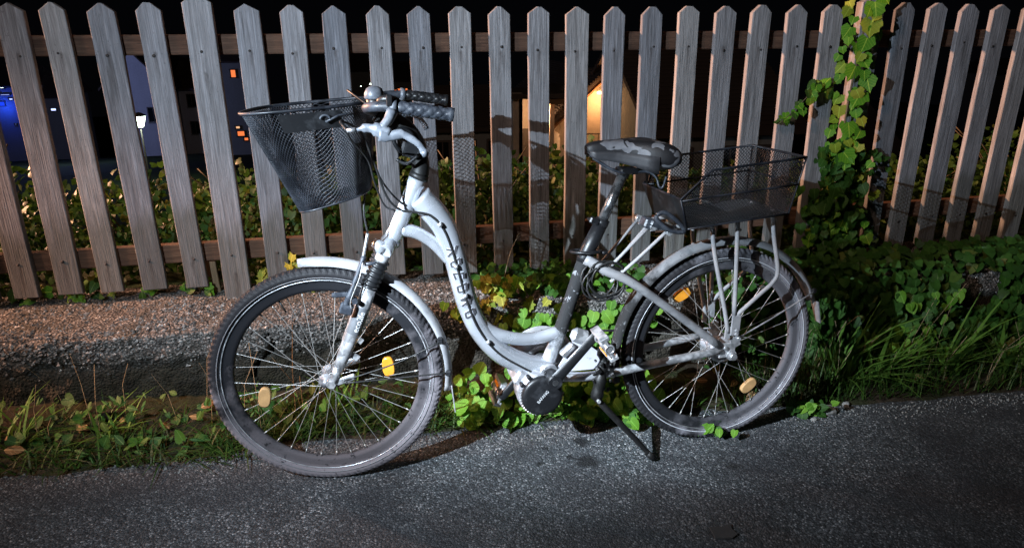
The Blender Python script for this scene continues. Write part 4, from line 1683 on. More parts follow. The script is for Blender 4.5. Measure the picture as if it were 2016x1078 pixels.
mb = MB()
diamond_patch(mb, fb, 216, 50, .00112)


def fbot(u, t):
    c_ = (fb(0, 1) + fb(.5, 1)) / 2
    return fb(u, 1).lerp(c_, t * .96)


diamond_patch(mb, fbot, 90, 12, .00092)
fbk = mb.build('front_basket', M['meshwire'], bike, fix=False)
tag(fbk, 'black expanded-metal front basket tipped forward', kind='stuff')
mb = MB()
mb.tube([fb(k / 72, -.004, .004) for k in range(73)], .0042, 8, False)
mb.build('basket_rim', M['meshwire'], fbk)
mb = MB()
mb.tube([fb(k / 72, 1.0) for k in range(73)], .0025, 6, False)
mb.build('base_wire', M['meshwire'], fbk)
# bracket plate on the near side with its rod
mb = MB()
NP = 6
for j in range(4):
    for i in range(NP):
        mb.v.append(tuple(fb(.185 + .095 * i / (NP - 1), .035 + .17 * j / 3, .006)))
for j in range(3):
    for i in range(NP - 1):
        mb.quad(j * NP + i, j * NP + i + 1, (j + 1) * NP + i + 1, (j + 1) * NP + i)
bp_ = mb.build('bracket_plate', M['blackpl'], fbk)
# make sure the plate sits on the viewer's side
pc = sum((Vector(v_.co) for v_ in bp_.data.vertices), Vector()) / len(bp_.data.vertices)
bp_.modifiers.new('so', 'SOLIDIFY').thickness = .003
NEARU = -1 if pc.y > 0 else 1
if NEARU < 0:
    for v_ in bp_.data.vertices:
        k_ = bp_.data.vertices[v_.index]
    i_ = 0
    for j in range(4):
        for i in range(NP):
            bp_.data.vertices[i_].co = fb(-(.185 + .095 * i / (NP - 1)), .035 + .17 * j / 3, .006)
            i_ += 1
q0 = fb(NEARU * .225, .12, .014)
mb = MB()
mb.tube(cr([q0 + Vector((.012 * math.cos(a), -.002, .012 * math.sin(a))) for a in [R(x) for x in range(20, 200, 30)]], 3), .003, 7)
mb.tube([q0 + Vector((.0, -.003, -.004)), B(-1.155, .745, .16), B(-1.085, .748, .10)], .0028, 7)
mb.build('bracket_rod', M['greyplastic'], fbk)

# rear basket: plan rectangle, low front wall, sloping shoulders
def rb_pt(a, n, f):
    """a along, n across, f = 0 base .. 1 full height (leans out towards the top)"""
    zb = .424 + .110 * (a + .201)
    return B(a, zb + .166 * f, n)


HN0, HN1 = .118, .142
mb = MB()


def side(sg):
    def f(u, v):
        a_b = -.205 + .320 * u
        a_t = -.240 + .372 * u
        full = 1.0 if a_t > -.158 else .56 + .44 * max(0, (a_t + .240) / .082)
        t = v * full
        return rb_pt(a_b + (a_t - a_b) * v, sg * (HN0 + (HN1 - HN0) * t), t)
    return f


def rear(u, v):
    a = .115 + .017 * v
    return rb_pt(a, (-1 + 2 * u) * (HN0 + (HN1 - HN0) * v), v)


def base(u, v):
    return rb_pt(-.205 + .32 * u, (-1 + 2 * v) * HN0, 0)


diamond_patch(mb, side(1), 66, 30, .00105)
diamond_patch(mb, side(-1), 66, 30, .00105)
diamond_patch(mb, rear, 52, 30, .00105)
diamond_patch(mb, base, 60, 46, .00105)
rbk = mb.build('rear_basket', M['meshwire2'], bike, fix=False)
tag(rbk, 'black wire-mesh rear basket clipped to the rack', kind='stuff')
rimp = []
for sg in (1, -1):
    f = side(sg)
    seq = [f(u, 1.0) for u in (0, .11, .22, .26, .4, .6, .8, 1)]
    rimp += seq if sg == 1 else seq[::-1]
rimp.append(rimp[0])
mb = MB()
mb.tube(rimp, .0036, 8, False)
for sg in (1, -1):
    f = side(sg)
    mb.tube([f(u, 0) for u in (0, .25, .5, .75, 1)], .0030, 7)
    mb.tube([rb_pt(-.235 + .364 * u, sg * (HN0 + (HN1 - HN0) * .53 + .001), .53) for u in (0, .25, .5, .75, 1)], .0028, 7)
    mb.tube([f(1, v) for v in (0, .5, 1)], .0026, 7)
    mb.tube([f(0, v) for v in (0, .5, 1)], .0026, 7)
mb.tube([rear(0, 0), rear(1, 0)], .003, 7)
mb.tube([rear(u, .53) for u in (0, .5, 1)], .0028, 7)
mb.build('basket_frame', M['meshwire'], rbk)
mb = MB()
f1, f2 = side(1), side(-1)
mb.poly([f1(0, 0), f1(0, .98), f2(0, .98), f2(0, 0)])
fp = mb.build('front_plate', M['blackpl'], rbk)
fp.modifiers.new('so', 'SOLIDIFY').thickness = .003

# ---- coiled cable lock hanging from the seat tube
lock = empty('cable_lock')
lock.matrix_world = bike.matrix_world.copy()
tag(lock, 'thin black coiled cable lock hanging behind the seat tube', 'lock')
pts = []
for k in range(150):
    a = 2 * math.pi * k / 24
    rr = .058 + .008 * math.sin(k * .37)
    pts.append(B(-.415 + rr * math.cos(a) + .010 * math.sin(k * .11), .255 + rr * .92 * math.sin(a), .035 + .012 * math.sin(k * .23)))
mb = MB()
mb.tube(pts, .0030, 6)
mb.build('coil', M['cable'], lock)
mb = MB()
mb.tube([B(-.465 + .045 * math.cos(2 * math.pi * k / 24), .338 + .006 * math.sin(2 * math.pi * k / 24), .04 * math.sin(2 * math.pi * k / 24)) for k in range(25)], .0045, 8, False)
mb.tube([B(-.425, .336, .02), B(-.405, .338, .022)], .006, 8)
mb.build('loop', M['blackpl'], lock)
#@@BIKE_END
# ------------------------------------------------------------------ plants
def leaf_mesh(name, half, mat, fold=.18, droop=.25, wav=.05, seed=0):
    rr = random.Random(seed)
    mb = MB()
    n = len(half)
    y0, y1 = half[0][1], 1.0
    mids, rs, ls = [], [], []
    for i, (x, y) in enumerate(half):
        ym = max(0.0, min(1.0, i / (n - 1)))
        def zz(x_, y_):
            return fold * abs(x_) - droop * max(0, y_) ** 2 + wav * rr.uniform(-1, 1)
        mids.append(len(mb.v)); mb.v.append((0, ym, -droop * ym ** 2))
        rs.append(len(mb.v)); mb.v.append((x, y, zz(x, y)))
        ls.append(len(mb.v)); mb.v.append((-x * rr.uniform(.88, 1.08), y + rr.uniform(-.03, .03), zz(x, y)))
    for i in range(n - 1):
        mb.quad(mids[i], rs[i], rs[i + 1], mids[i + 1], smooth=True)
        mb.quad(mids[i], mids[i + 1], ls[i + 1], ls[i], smooth=True)
    return mb.mesh(name, M[mat])


HEART = [(.10, -.12), (.34, -.16), (.50, .08), (.50, .36), (.36, .64), (.16, .86), (.0, 1.0)]
ROUND = [(.08, -.10), (.36, -.18), (.56, .06), (.58, .42), (.42, .74), (.20, .92), (.0, .97)]
LOBED = [(.10, -.08), (.40, -.16), (.54, .05), (.62, .27), (.49, .42), (.45, .63), (.22, .76), (.0, 1.0)]
OVAL = [(.02, 0), (.20, .15), (.30, .40), (.24, .68), (.10, .90), (.0, 1.0)]
LONG = [(.02, 0), (.09, .15), (.13, .40), (.11, .68), (.05, .90), (.0, 1.0)]
FIVE = [(.12, -.05), (.46, -.20), (.44, .04), (.62, .24), (.42, .38), (.42, .62), (.19, .70), (.0, 1.0)]


def leaf_set(half, mat, n=4, fold=.18, droop=.25):
    return [leaf_mesh('leaf', half, mat, fold * f, droop * d, .04, 31 * k + 7) for k, (f, d) in enumerate(((1, 1), (-.6, .5), (1.5, -.4), (.4, 1.6))[:n])]


LV = {k: leaf_set(h, m) for k, (h, m) in dict(ivy=(HEART, 'ivy'), bright=(ROUND, 'bright'), bheart=(HEART, 'bright'), vine=(LOBED, 'vine'), yellow=(FIVE, 'yellow'), bush=(OVAL, 'bush'), bushh=(HEART, 'bush'), dry=(OVAL, 'dry'), weedlong=(LONG, 'ivy')).items()}


def leaf_M(pos, nrm, tip, size):
    n = Vector(nrm).normalized()
    t = Vector(tip)
    t = t - n * t.dot(n)
    if t.length < 1e-4:
        t = n.orthogonal()
    t.normalize()
    x = t.cross(n)
    return Matrix(((x.x * size, t.x * size, n.x * size, pos[0]), (x.y * size, t.y * size, n.y * size, pos[1]), (x.z * size, t.z * size, n.z * size, pos[2]), (0, 0, 0, 1)))


def rv(r, s=1.0):
    return Vector((r.uniform(-s, s), r.uniform(-s, s), r.uniform(-s, s)))


def add_leaves(parent, spots, kinds, r):
    inv = parent.matrix_world.inverted() if False else Matrix.Translation(-parent.location)
    for (pos, nrm, tip, size) in spots:
        me = r.choice(LV[r.choice(kinds)])
        put('leaf', me, parent, inv @ leaf_M(pos, nrm, tip, size))


def leaf_mass(name, parent, spots, half, mat, r):
    """many small leaves joined as one real mesh"""
    mb = MB()
    for (pos, nrm, tip, size) in spots:
        Mx = leaf_M(Vector(pos) - parent.location, nrm, tip, size)
        f = r.uniform(-.3, .35)
        i = len(mb.v)
        m_ = len(half) // 2
        for p_ in ((0, 0, 0), (half[1][0], half[1][1], f * .3), (half[2][0], half[2][1], f * .4), (half[m_ + 1][0], half[m_ + 1][1], f * .2), (0, 1, -.2), (-half[m_ + 1][0], half[m_ + 1][1], f * .2), (-half[2][0], half[2][1], f * .4), (-half[1][0], half[1][1], f * .3), (0, .5, 0)):
            mb.v.append(tuple(Mx @ Vector(p_)))
        for k in range(8):
            mb.f.append((i + 8, i + k, i + (k + 1) % 8))
            mb.sm.append(True)
    o = mb.build(name, M[mat], parent, fix=False)
    o['kind'] = 'stuff'
    return o


TORCH = Vector((.1, -2.0, 1.4))

# -- hedge bushes behind the fence
bush_spots = [(-1.35, .62, .45, .48, 'at the far left end, outermost behind the first pickets'),
              (-.62, .60, .44, .44, 'behind the leftmost pickets, with a tall pale shoot'),
              (.02, .66, .46, .40, 'behind the second gap left of the stake'),
              (.60, .60, .42, .36, 'behind the left post'),
              (1.12, .62, .44, .40, 'behind the front basket and the head tube'),
              (1.62, .66, .42, .38, 'behind the fence right of the curved down tube'),
              (2.12, .60, .44, .42, 'behind the saddle and seat post'),
              (2.66, .66, .44, .36, 'behind the rear basket'),
              (3.22, .60, .44, .36, 'behind the vine-covered right post'),
              (3.86, .64, .46, .34, 'right of the vine-covered post, behind the second pickets'),
              (4.6, .66, .50, .40, 'at the right edge of the picture behind the fence'),
              (5.4, .70, .50, .40, 'outermost on the right behind the fence')]
for bi, (bx, by, br, bh, where) in enumerate(bush_spots):
    r = random.Random(100 + bi)
    bh *= 1.12 + .22 * r.random()
    o = empty('garden_bush', (bx, by, .24))
    tag(o, 'leafy green bush ' + where, 'bush', 'bushes behind the fence')
    stems = MB()
    for k in range(9):
        a = r.uniform(0, 6.28)
        q = Vector((math.cos(a) * br * .8, math.sin(a) * br * .6, bh * r.uniform(.6, 1.05)))
        stems.tube(cr([Vector((r.uniform(-.05, .05), r.uniform(-.05, .05), -.05)), q * .5 + Vector((0, 0, bh * .15)), q], 4), [.005] * 4 + [.003] * 5, 5)
    st_o = stems.build('stem', M['stem'], o)
    st_o['kind'] = 'stuff'

    def spot(front):
        while True:
            u = rv(r)
            if u.length < 1:
                break
        if front:
            u.y = -abs(u.y) * .6 - .35
        lump = 1 + .28 * noise.noise((u.x * 2.2 + bi * 3, u.y * 2.2, u.z * 2.2))
        p_ = Vector((bx + u.x * br * 1.05 * lump, by + u.y * br * .85 * lump, .24 + bh * (.45 + .55 * u.z * lump)))
        p_.y = max(p_.y, .10)
        p_.z = max(p_.z, .25)
        nrm = Vector((-.25, -.8, .5)) + rv(r, .9)
        tip = Vector((0, -.2, -.6)) + rv(r, 1.0)
        return (p_, nrm, tip, r.uniform(.018, .038))
    add_leaves(o, [spot(True) for k in range(130)], ('bush', 'bushh', 'bushh'), r)
    leaf_mass('foliage', o, [spot(k % 3 == 0) for k in range(1500)], HEART, 'bush_i', r)
    if bi == 1:
        sp = []
        for k in range(16):
            z = .62 + .018 * k
            sp.append((Vector((-.30 + .03 * math.sin(k * 1.7), .20, z)), Vector((-.3, -.9, .3)) + rv(r, .4), Vector((math.copysign(1, (k % 2) - .5), 0, .2)), .05 - .0014 * k))
        add_leaves(o, sp, ('bushh', 'bheart'), r)

# -- climbing vine on the right post
r = random.Random(21)
vine = empty('post_vine', (3.05, -.02, .33))
tag(vine, 'climbing vine with broad lobed leaves growing up the right fence post', 'vine')
tubes('stem', M['stem'], vine, ([Vector((.02, -.03, 0)), Vector((-.03, -.03, .3)), Vector((-.045, -.03, .6)), Vector((-.03, -.03, .85)), Vector((-.01, -.03, 1.08))], .004), n=6)
sp = []
for k in range(24):
    z = .79 + .027 * k + r.uniform(-.012, .012)
    x = 3.022 + r.gauss(0, .018) + .02 * (z - .8)
    sp.append((Vector((x, -.050 - r.uniform(0, .035), z)), Vector((-.25, -1, .28)) + rv(r, .55), Vector((r.uniform(-.8, .8), -.1, -1)), r.choice((r.uniform(.034, .052), r.uniform(.052, .076)))))
for k in range(20):
    z = .74 + .034 * k + r.uniform(-.015, .015)
    sp.append((Vector((2.980 + r.uniform(-.022, .02), -.02, z)), Vector((-.7, -1, .2)) + rv(r, .5), Vector((-.5, 0, -.8)) + rv(r, .6), r.uniform(.028, .055)))
for k in range(3):
    z = r.uniform(.85, 1.38)
    sp.append((Vector((3.075 + r.uniform(-.01, .03), -.03, z)), Vector((.2, -1, .2)) + rv(r, .5), Vector((.6, 0, -.8)) + rv(r, .5), r.uniform(.025, .045)))
add_leaves(vine, sp, ('vine',), r)
sp = []
for k in range(190):
    z = r.uniform(.34, .86)
    w_ = .05 + .09 * min(1, (.92 - z) / .35)
    sp.append((Vector((3.03 + (z - .6) * -.06 + r.gauss(0, .6) * w_, -.03 - abs(r.gauss(0, .03)), z)), Vector((-.3, -1, .35)) + rv(r, .5), Vector((0, -.1, -1)) + rv(r, .5), r.uniform(.026, .05)))
add_leaves(vine, sp, ('ivy', 'ivy', 'vine'), r)
sp = [(Vector((3.04 + r.gauss(0, .065), -.015 - abs(r.gauss(0, .02)), r.uniform(.33, .80))), Vector((-.2, -1, .4)) + rv(r, .6), Vector((0, 0, -1)) + rv(r, .5), r.uniform(.02, .036)) for k in range(380)]
leaf_mass('foliage', vine, sp, HEART, 'ivy_i', r)

# -- small sprig reaching across two pickets
r = random.Random(22)
spg = empty('vine_sprig', (2.92, -.01, 1.02))
tag(spg, 'thin curling leafy sprig hanging across two pickets left of the vine', 'sprig')
path_s = cr([Vector((0, 0, .04)), Vector((-.05, -.03, .05)), Vector((-.10, -.04, 0)), Vector((-.15, -.03, -.06)), Vector((-.20, -.03, -.10))], 6)
mb = MB()
mb.tube(path_s, .0018, 5)
mb.build('stem', M['stem'], spg)
sp = []
for k, q in enumerate(path_s[1:]):
    s_ = .045 * (1 - .55 * k / len(path_s))
    sp.append((q + spg.location + rv(r, .014), Vector((-.3, -1, .3)) + rv(r, .7), Vector((0, 0, -1)) + rv(r, .8), s_))
add_leaves(spg, sp, ('vine', 'bushh'), r)

# -- ivy on the right part of the wall
r = random.Random(23)
ivy = empty('wall_ivy', (3.5, -.35, 0))
tag(ivy, 'dense dark ivy hanging over the wall right of the rear wheel', 'ivy')


def ivy_spot(x, z, top=False):
    fy = wall_front(x)
    if top:
        y = r.uniform(fy - .02, -.02)
        return (Vector((x, y, WTOP + .012 + r.uniform(0, .06) + .06 * max(0, noise.noise((x * 3.3, y * 3.3, 6))))), Vector((-.3, -.6, .9)) + rv(r, .5), Vector((0, -.6, -.3)) + rv(r, .7), r.uniform(.028, .05))
    y = fy - .015 - abs(r.gauss(0, .03)) - .05 * max(0, .25 - z)
    return (Vector((x, y, z)), Vector((-.35, -1, .4)) + rv(r, .45), Vector((0, -.2, -1)) + rv(r, .45), r.uniform(.028, .052))


def bare(x, z):
    return (3.42 < x < 3.66 and z > .20 + .25 * abs(x - 3.52)) or (3.36 < x < 3.44 and .0 < z < .25)


S1, S2 = [], []
while len(S1) < 215:
    x = 2.42 + abs(r.gauss(0, .9))
    z = r.uniform(.02, .34)
    if x > 4.6 or bare(x, z) or (x < 2.6 and r.random() < .4):
        continue
    S1.append(ivy_spot(x, z * 1.05 + gz(x) * (1 - z / .35)))
for k in range(80):
    # the brighter hanging curtain
    x = 3.12 + r.uniform(0, .28)
    z = r.uniform(.02, .30)
    s_ = ivy_spot(x, z)
    S1.append((s_[0] - Vector((0, .05, 0)), Vector((-.7, -.8, .3)) + rv(r, .3), s_[2], r.uniform(.028, .046)))
while len(S2) < 3400:
    x = r.uniform(2.35, 5.6)
    if x < 2.7 and r.random() < .5:
        continue
    t_ = r.random() < .40
    z = r.uniform(.0, .35)
    if bare(x, z):
        continue
    S2.append(ivy_spot(x, z * 1.05 + gz(x) * (1 - z / .35), t_))
add_leaves(ivy, S1[:-80], ('ivy', 'ivy', 'ivy', 'bushh'), r)
add_leaves(ivy, S1[-80:], ('bheart', 'ivy'), r)
leaf_mass('foliage', ivy, S2, HEART, 'ivy_i', r)

# -- bright round-leaved creeper in the middle, on the wall and at its foot
r = random.Random(24)
crp = empty('round_leaf_creeper', (1.75, -.42, .03))
tag(crp, 'bright green round-leaved creeper climbing the wall face behind the seat tube', 'creeper')
sp = []
for k in range(115):
    x = r.choice((r.uniform(1.60, 1.86), r.uniform(1.90, 2.16), r.uniform(1.60, 2.16)))
    z = r.uniform(.17, .30) + (.05 if x > 2.05 else 0)
    sp.append((Vector((x, wall_front(x) - .02 - r.uniform(0, .04), z)), Vector((-.4, -1, .5)) + rv(r, .35), Vector((0, -.2, -1)) + rv(r, .5), r.uniform(.028, .048)))
for k in range(70):
    x = r.uniform(1.55, 2.12)
    z = r.uniform(.08, .34)
    sp.append((Vector((x, wall_front(x) - .03 - r.uniform(0, .05), z)), Vector((-.5, -1, .5)) + rv(r, .35), Vector((0, -.2, -1)) + rv(r, .5), r.uniform(.022, .04)))
add_leaves(crp, sp, ('bright', 'bheart', 'bright'), r)
tubes('stem', M['stem'], crp, *[([Vector((q[0].x, q[0].y + .03, q[0].z - .05)) - crp.location, q[0] - crp.location], .0014) for q in sp[::3]], n=4)
for o in crp.children:
    if o.name.startswith('stem'):
        o['kind'] = 'stuff'

# -- the same kind of plant spreading on the verge under the motor
r = random.Random(29)
vcr = empty('round_leaf_creeper', (1.7, -.5, gz(1.7)))
tag(vcr, 'bright green round-leaved creeper on the ground under the motor and pedals', 'creeper', 'round-leaved creepers')
crp['group'] = 'round-leaved creepers'
sp = []
for k in range(270):
    x = r.choice((r.uniform(1.34, 1.70), r.uniform(1.68, 2.08), r.uniform(1.72, 2.0)))
    y = r.uniform(-.61, -.40)
    z = gz(x) + .025 + r.uniform(0, .11) * (1 if y > -.53 else .55)
    sp.append((Vector((x, y, z)), Vector((-.55, -.8, .8)) + rv(r, .5), Vector((0, -.7, -.2)) + rv(r, .8), r.uniform(.020, .052)))
add_leaves(vcr, sp, ('bright', 'bheart', 'bright'), r)
st_ = tubes('stem', M['stem'], vcr, *[([Vector((q[0].x, q[0].y + .03, q[0].z - .05)) - vcr.location, q[0] - vcr.location], .0014) for q in sp[::4]], n=4)
st_['kind'] = 'stuff'

# -- small-leaved mat on top of the wall
r = random.Random(25)
mat_ = empty('wall_top_creeper', (1.8, -.15, WTOP))
tag(mat_, 'low dark green mat of small leaves on the wall top behind the seat tube', 'creeper')
sp = []
for k in range(240):
    x = 1.50 + .62 * r.random() ** .8
    y = r.uniform(-.24, .06)
    sp.append((Vector((x, y, WTOP + .012 + r.uniform(0, .045))), Vector((-.3, -.5, 1)) + rv(r, .5), Vector((0, -.8, 0)) + rv(r, .8), r.uniform(.022, .036)))
add_leaves(mat_, sp[:150], ('ivy', 'bheart'), r)
leaf_mass('foliage', mat_, sp[150:] + [(s_[0] + rv(r, .03) * 1.0, s_[1], s_[2], s_[3]) for s_ in sp], HEART, 'ivy_i', r)

# -- yellow autumn creeper at the edge of the wall
r = random.Random(26)
yel = empty('yellow_creeper', (1.55, -.22, WTOP))
tag(yel, 'yellowing five-fingered creeper on the wall edge right of the down tube', 'creeper')
sp = []
for k in range(44):
    x = r.gauss(1.555, .075)
    z = .345 + r.uniform(-.09, .10) * (1 if abs(x - 1.56) < .1 else .4)
    sp.append((Vector((x, wall_front(x) + .02 - r.uniform(0, .05), z)), Vector((-.3, -1, .5)) + rv(r, .6), Vector((0, -.2, -1)) + rv(r, .8), r.uniform(.026, .048)))
for k in range(10):
    x = r.uniform(1.38, 1.46)
    sp.append((Vector((x, wall_front(x) - .01, .32 + r.uniform(-.02, .04))), Vector((-.3, -1, .6)) + rv(r, .4), Vector((0, -.4, -1)) + rv(r, .5), r.uniform(.03, .05)))
add_leaves(yel, sp, ('yellow', 'yellow', 'yellow', 'vine'), r)
tubes('stem', M['stem'], yel, ([Vector((.04, .02, -.05)), Vector((.03, .0, .05)), Vector((.06, .03, .16)), Vector((.10, .05, .24))], .0022), ([Vector((.0, .0, -.06)), Vector((-.02, -.02, .0)), Vector((-.06, .0, .05))], .002), n=5)

# -- yellow leaves peeping under the fence beside the front mudguard
r = random.Random(27)
ysp = empty('yellow_sprig', (.84, .06, .33))
tag(ysp, 'bright yellow leaves under the pickets just above the front wheel', 'sprig')
sp = []
for k in range(22):
    sp.append((Vector((.84 + r.gauss(0, .05), .03 - r.uniform(0, .05), .42 + r.uniform(-.05, .07))), Vector((-.3, -1, .3)) + rv(r, .4), Vector((0, 0, -1)) + rv(r, .6), r.uniform(.035, .055)))
for k in range(5):
    sp.append((Vector((.70 + r.gauss(0, .02), .03, .37 + r.uniform(-.02, .04))), Vector((-.3, -1, .3)) + rv(r, .3), Vector((0, 0, -1)) + rv(r, .4), r.uniform(.03, .045)))
add_leaves(ysp, sp, ('yellow',), r)
tubes('stem', M['stem'], ysp, ([Vector((-.04, .04, -.02)), Vector((-.02, .02, .06)), Vector((.02, .0, .14))], .002), n=5)

# -- ground fringe under the left pickets
r = random.Random(28)
fr = empty('wall_top_weeds', (.2, .06, WTOP))
tag(fr, 'low green weeds growing under the leftmost pickets', 'weeds')
sp = []
for k in range(150):
    x = r.uniform(-.9, .95)
    sp.append((Vector((x, r.uniform(-.02, .10) + .03, WTOP + r.uniform(.005, .07))), Vector((-.2, -1, .6)) + rv(r, .6), Vector((0, -.4, -.2)) + rv(r, .9), r.uniform(.024, .046)))
add_leaves(fr, sp, ('bush', 'bushh', 'bheart', 'vine'), r)


# -- grass
def blade(mb, p, ang, h, w, lean, curl):
    d = Vector((math.cos(ang), math.sin(ang), 0))
    s_ = Vector((-d.y, d.x, 0)) * w
    i = len(mb.v)
    for k, t in enumerate((0, .4, .75, 1)):
        c_ = Vector(p) + d * (lean * t + curl * t * t) + Vector((0, 0, h * (t - .35 * (curl / max(h, .01)) * t * t)))
        wd = (1, .85, .5, 0)[k]
        if k < 3:
            mb.v.append(tuple(c_ - s_ * wd)); mb.v.append(tuple(c_ + s_ * wd))
        else:
            mb.v.append(tuple(c_))
    mb.quad(i, i + 1, i + 3, i + 2, smooth=True)
    mb.quad(i + 2, i + 3, i + 5, i + 4, smooth=True)
    mb.f.append((i + 4, i + 5, i + 6)); mb.sm.append(True)


DRYMB = MB()
M['drystem'] = plain('dry_straw', (.28, .21, .12), .8)
r = random.Random(31)
mb = MB()
for k in range(8200):
    q = r.random()
    if q < .42:
        x = r.uniform(-1.9, .95)
    elif q < .60:
        x = r.uniform(.55, 1.45)
    elif q < .68:
        x = r.uniform(1.4, 2.4)
    else:
        x = r.uniform(2.4, 5.4)
    clump = noise.noise((x * 2.7, 3.3, 0)) * .5 + .5
    if r.random() > .35 + clump:
        continue
    y = -.345 - (.25 if x > .7 else .34) * r.random() ** .8
    h = r.uniform(.04, .13) * (.5 + .9 * clump) * (.72 if x < 1.4 else 1)
    if 1.35 < x < 2.4:
        h *= .55
    if x > 2.5:
        h *= 1.25
    blade(mb, (x, y, gz(x) + .012), r.uniform(0, 6.28), h, r.uniform(.0012, .0032), r.uniform(0, .06), r.uniform(.01, .10))
tag(mb.build('grass', M['grass'], fix=False), 'unmown grass along the foot of the wall', 'grass', kind='stuff')


r = random.Random(33)
for k in range(80):
    x = r.choice((r.uniform(-.6, .9), r.uniform(2.45, 4.4)))
    y = -.36 - .2 * r.random()
    h = r.uniform(.12, .42)
    d = Vector((r.uniform(-.5, .5), r.uniform(-.5, .1), 0)) * h * .6
    p0 = Vector((x, y, gz(x) + .01))
    P_ = [p0, p0 + d * .3 + Vector((0, 0, h * .5)), p0 + d + Vector((0, 0, h * r.uniform(.75, 1.0)))]
    for a_, b_ in zip(P_, P_[1:]):
        DRYMB.wire(a_, b_, r.uniform(.0006, .0013))
tag(DRYMB.build('dry_stems', M['drystem'], fix=False), 'thin dry straw stems standing in the verge grass', 'straw', kind='stuff')
GRV = MB()
for k in range(2600):
    x = r.uniform(-1.0, 4.6)
    y = -.60 - abs(r.gauss(0, .06)) + .03 * noise.noise((x * 2.3, 4.2, 0))
    sz_ = r.uniform(.0015, .0045) * (1.8 if r.random() < .06 else 1)
    q = Vector((x, y, gz(x) + sz_ * .4))
    i_ = len(GRV.v)
    for (a_, b_, c_) in ((1, 0, -.3), (-.4, .9, -.3), (-.5, -.8, -.3), (.1, .1, .8), (.5, .5, .4)):
        GRV.v.append(tuple(q + Vector((a_, b_, c_)) * sz_ * r.uniform(.7, 1.2)))
    for f_ in ((0, 1, 4), (1, 2, 3), (2, 0, 3), (0, 4, 3), (1, 3, 4)):
        GRV.f.append(tuple(i_ + t for t in f_))
        GRV.sm.append(False)
tag(GRV.build('gravel', M['stone'], fix=False), 'loose grit washed along the edge of the asphalt', 'gravel', kind='stuff')


def tuft(loc, n, hmin, hmax, w, seed, label, fan=(0, 6.28), mat='blade'):
    r = random.Random(seed)
    o = empty('grass_tuft', loc)
    tag(o, label, 'grass', 'tufts of long grass on the verge')
    for k in range(n):
        m_ = MB()
        h = r.uniform(hmin, hmax)
        blade(m_, (r.uniform(-.05, .05), r.uniform(-.04, .04), -.005), r.uniform(*fan), h, w * r.uniform(.5, 1.2), r.uniform(.02, .12), r.uniform(.03, .22) * hmax / .3)
        m_.build('blade', M[mat], o, fix=False)
    return o


tuft((2.86, -.47, gz(2.86) + .015), 40, .16, .46, .0065, 41, 'tall thin grass tuft just right of the rear wheel', (0, 6.28))
tuft((3.05, -.46, gz(3.05) + .015), 36, .14, .32, .0085, 42, 'arching grass tuft below the bright hanging ivy', (3.3, 6.2))
tuft((3.62, -.47, gz(3.6) + .015), 56, .18, .40, .0105, 43, 'broad-bladed grass tuft fanning out near the right edge', (2.4, 6.9))
tuft((4.0, -.50, gz(4.0) + .015), 44, .16, .34, .0105, 44, 'outermost grass tuft at the right edge of the picture', (2.4, 6.9))
tuft((3.35, -.44, gz(3.35) + .02), 40, .18, .36, .0085, 49, 'long arching grass tuft below the bare patch of wall', (2.6, 6.6))
tuft((.26, -.50, gz(.2) + .015), 24, .08, .17, .005, 45, 'short grass tuft on the verge left of the front wheel')
tuft((-.02, -.52, gz(0) + .015), 22, .09, .20, .006, 46, 'grass tuft with wide blades at the left edge')
tuft((.98, -.42, gz(1) + .015), 26, .08, .17, .0045, 47, 'grass tuft seen through the lower spokes of the front wheel')
tuft((1.36, -.50, gz(1.3) + .015), 14, .05, .11, .004, 48, 'small pale grass tuft between front mudguard and pedal')

# -- broad-leaved weeds in the left verge
for (x0, x1, n, seed, label) in ((-.45, .12, 120, 54, 'broad-leaved dark weeds on the verge at the left edge'), (.12, .72, 130, 55, 'broad-leaved dark weeds on the verge just left of the front wheel'), (.75, 1.32, 80, 56, 'dark weeds at the foot of the wall behind the front wheel')):
    r = random.Random(seed)
    o = empty('weed', ((x0 + x1) / 2, -.5, gz((x0 + x1) / 2)))
    tag(o, label, 'weed', 'weeds along the verge')
    sp = []
    for k in range(n):
        x = r.uniform(x0, x1)
        y = r.uniform(-.64 if x < .6 else -.56, -.37)
        sp.append((Vector((x, y, gz(x) + .02 + r.uniform(0, .10) * (1 if y > -.55 else .5))), Vector((-.3, -.7, .8)) + rv(r, .6), Vector((0, -.5, .2)) + rv(r, 1.0), r.uniform(.016, .044)))
    add_leaves(o, sp, ('ivy', 'bush', 'weedlong', 'weedlong'), r)

# -- weeds by the kickstand and rear tyre
for (x, y, n, seed, label) in ((1.98, -.66, 16, 51, 'small leafy weed beside the kickstand foot'), (2.22, -.765, 14, 52, 'small weed growing under the rear tyre'), (2.62, -.66, 26, 53, 'leafy weed right of the rear tyre at the verge edge')):
    r = random.Random(seed)
    o = empty('weed', (x, y, gz(x)))
    tag(o, label, 'weed', 'weeds at the road edge')
    sp = [(Vector((x + r.gauss(0, .035), y + r.uniform(-.02, .05), gz(x) + .012 + r.uniform(0, .05))), Vector((-.4, -.7, .8)) + rv(r, .5), Vector((0, -.5, 0)) + rv(r, .9), r.uniform(.022, .042)) for k in range(n)]
    add_leaves(o, sp, ('bheart', 'ivy'), r)

# fallen leaves on the verge
verge = bpy.data.objects['verge']
r = random.Random(61)
for k in range(46):
    x = r.uniform(-.4, 4.0)
    if 1.3 < x < 2.3:
        continue
    y = r.uniform(-.60, -.40)
    put('fallen_leaf', r.choice(LV['dry']), verge, leaf_M(Vector((x, y, gz(x) + .045 + r.uniform(0, .015))), Vector((0, -.2, 1)) + rv(r, .5), rv(r), r.uniform(.03, .06)))

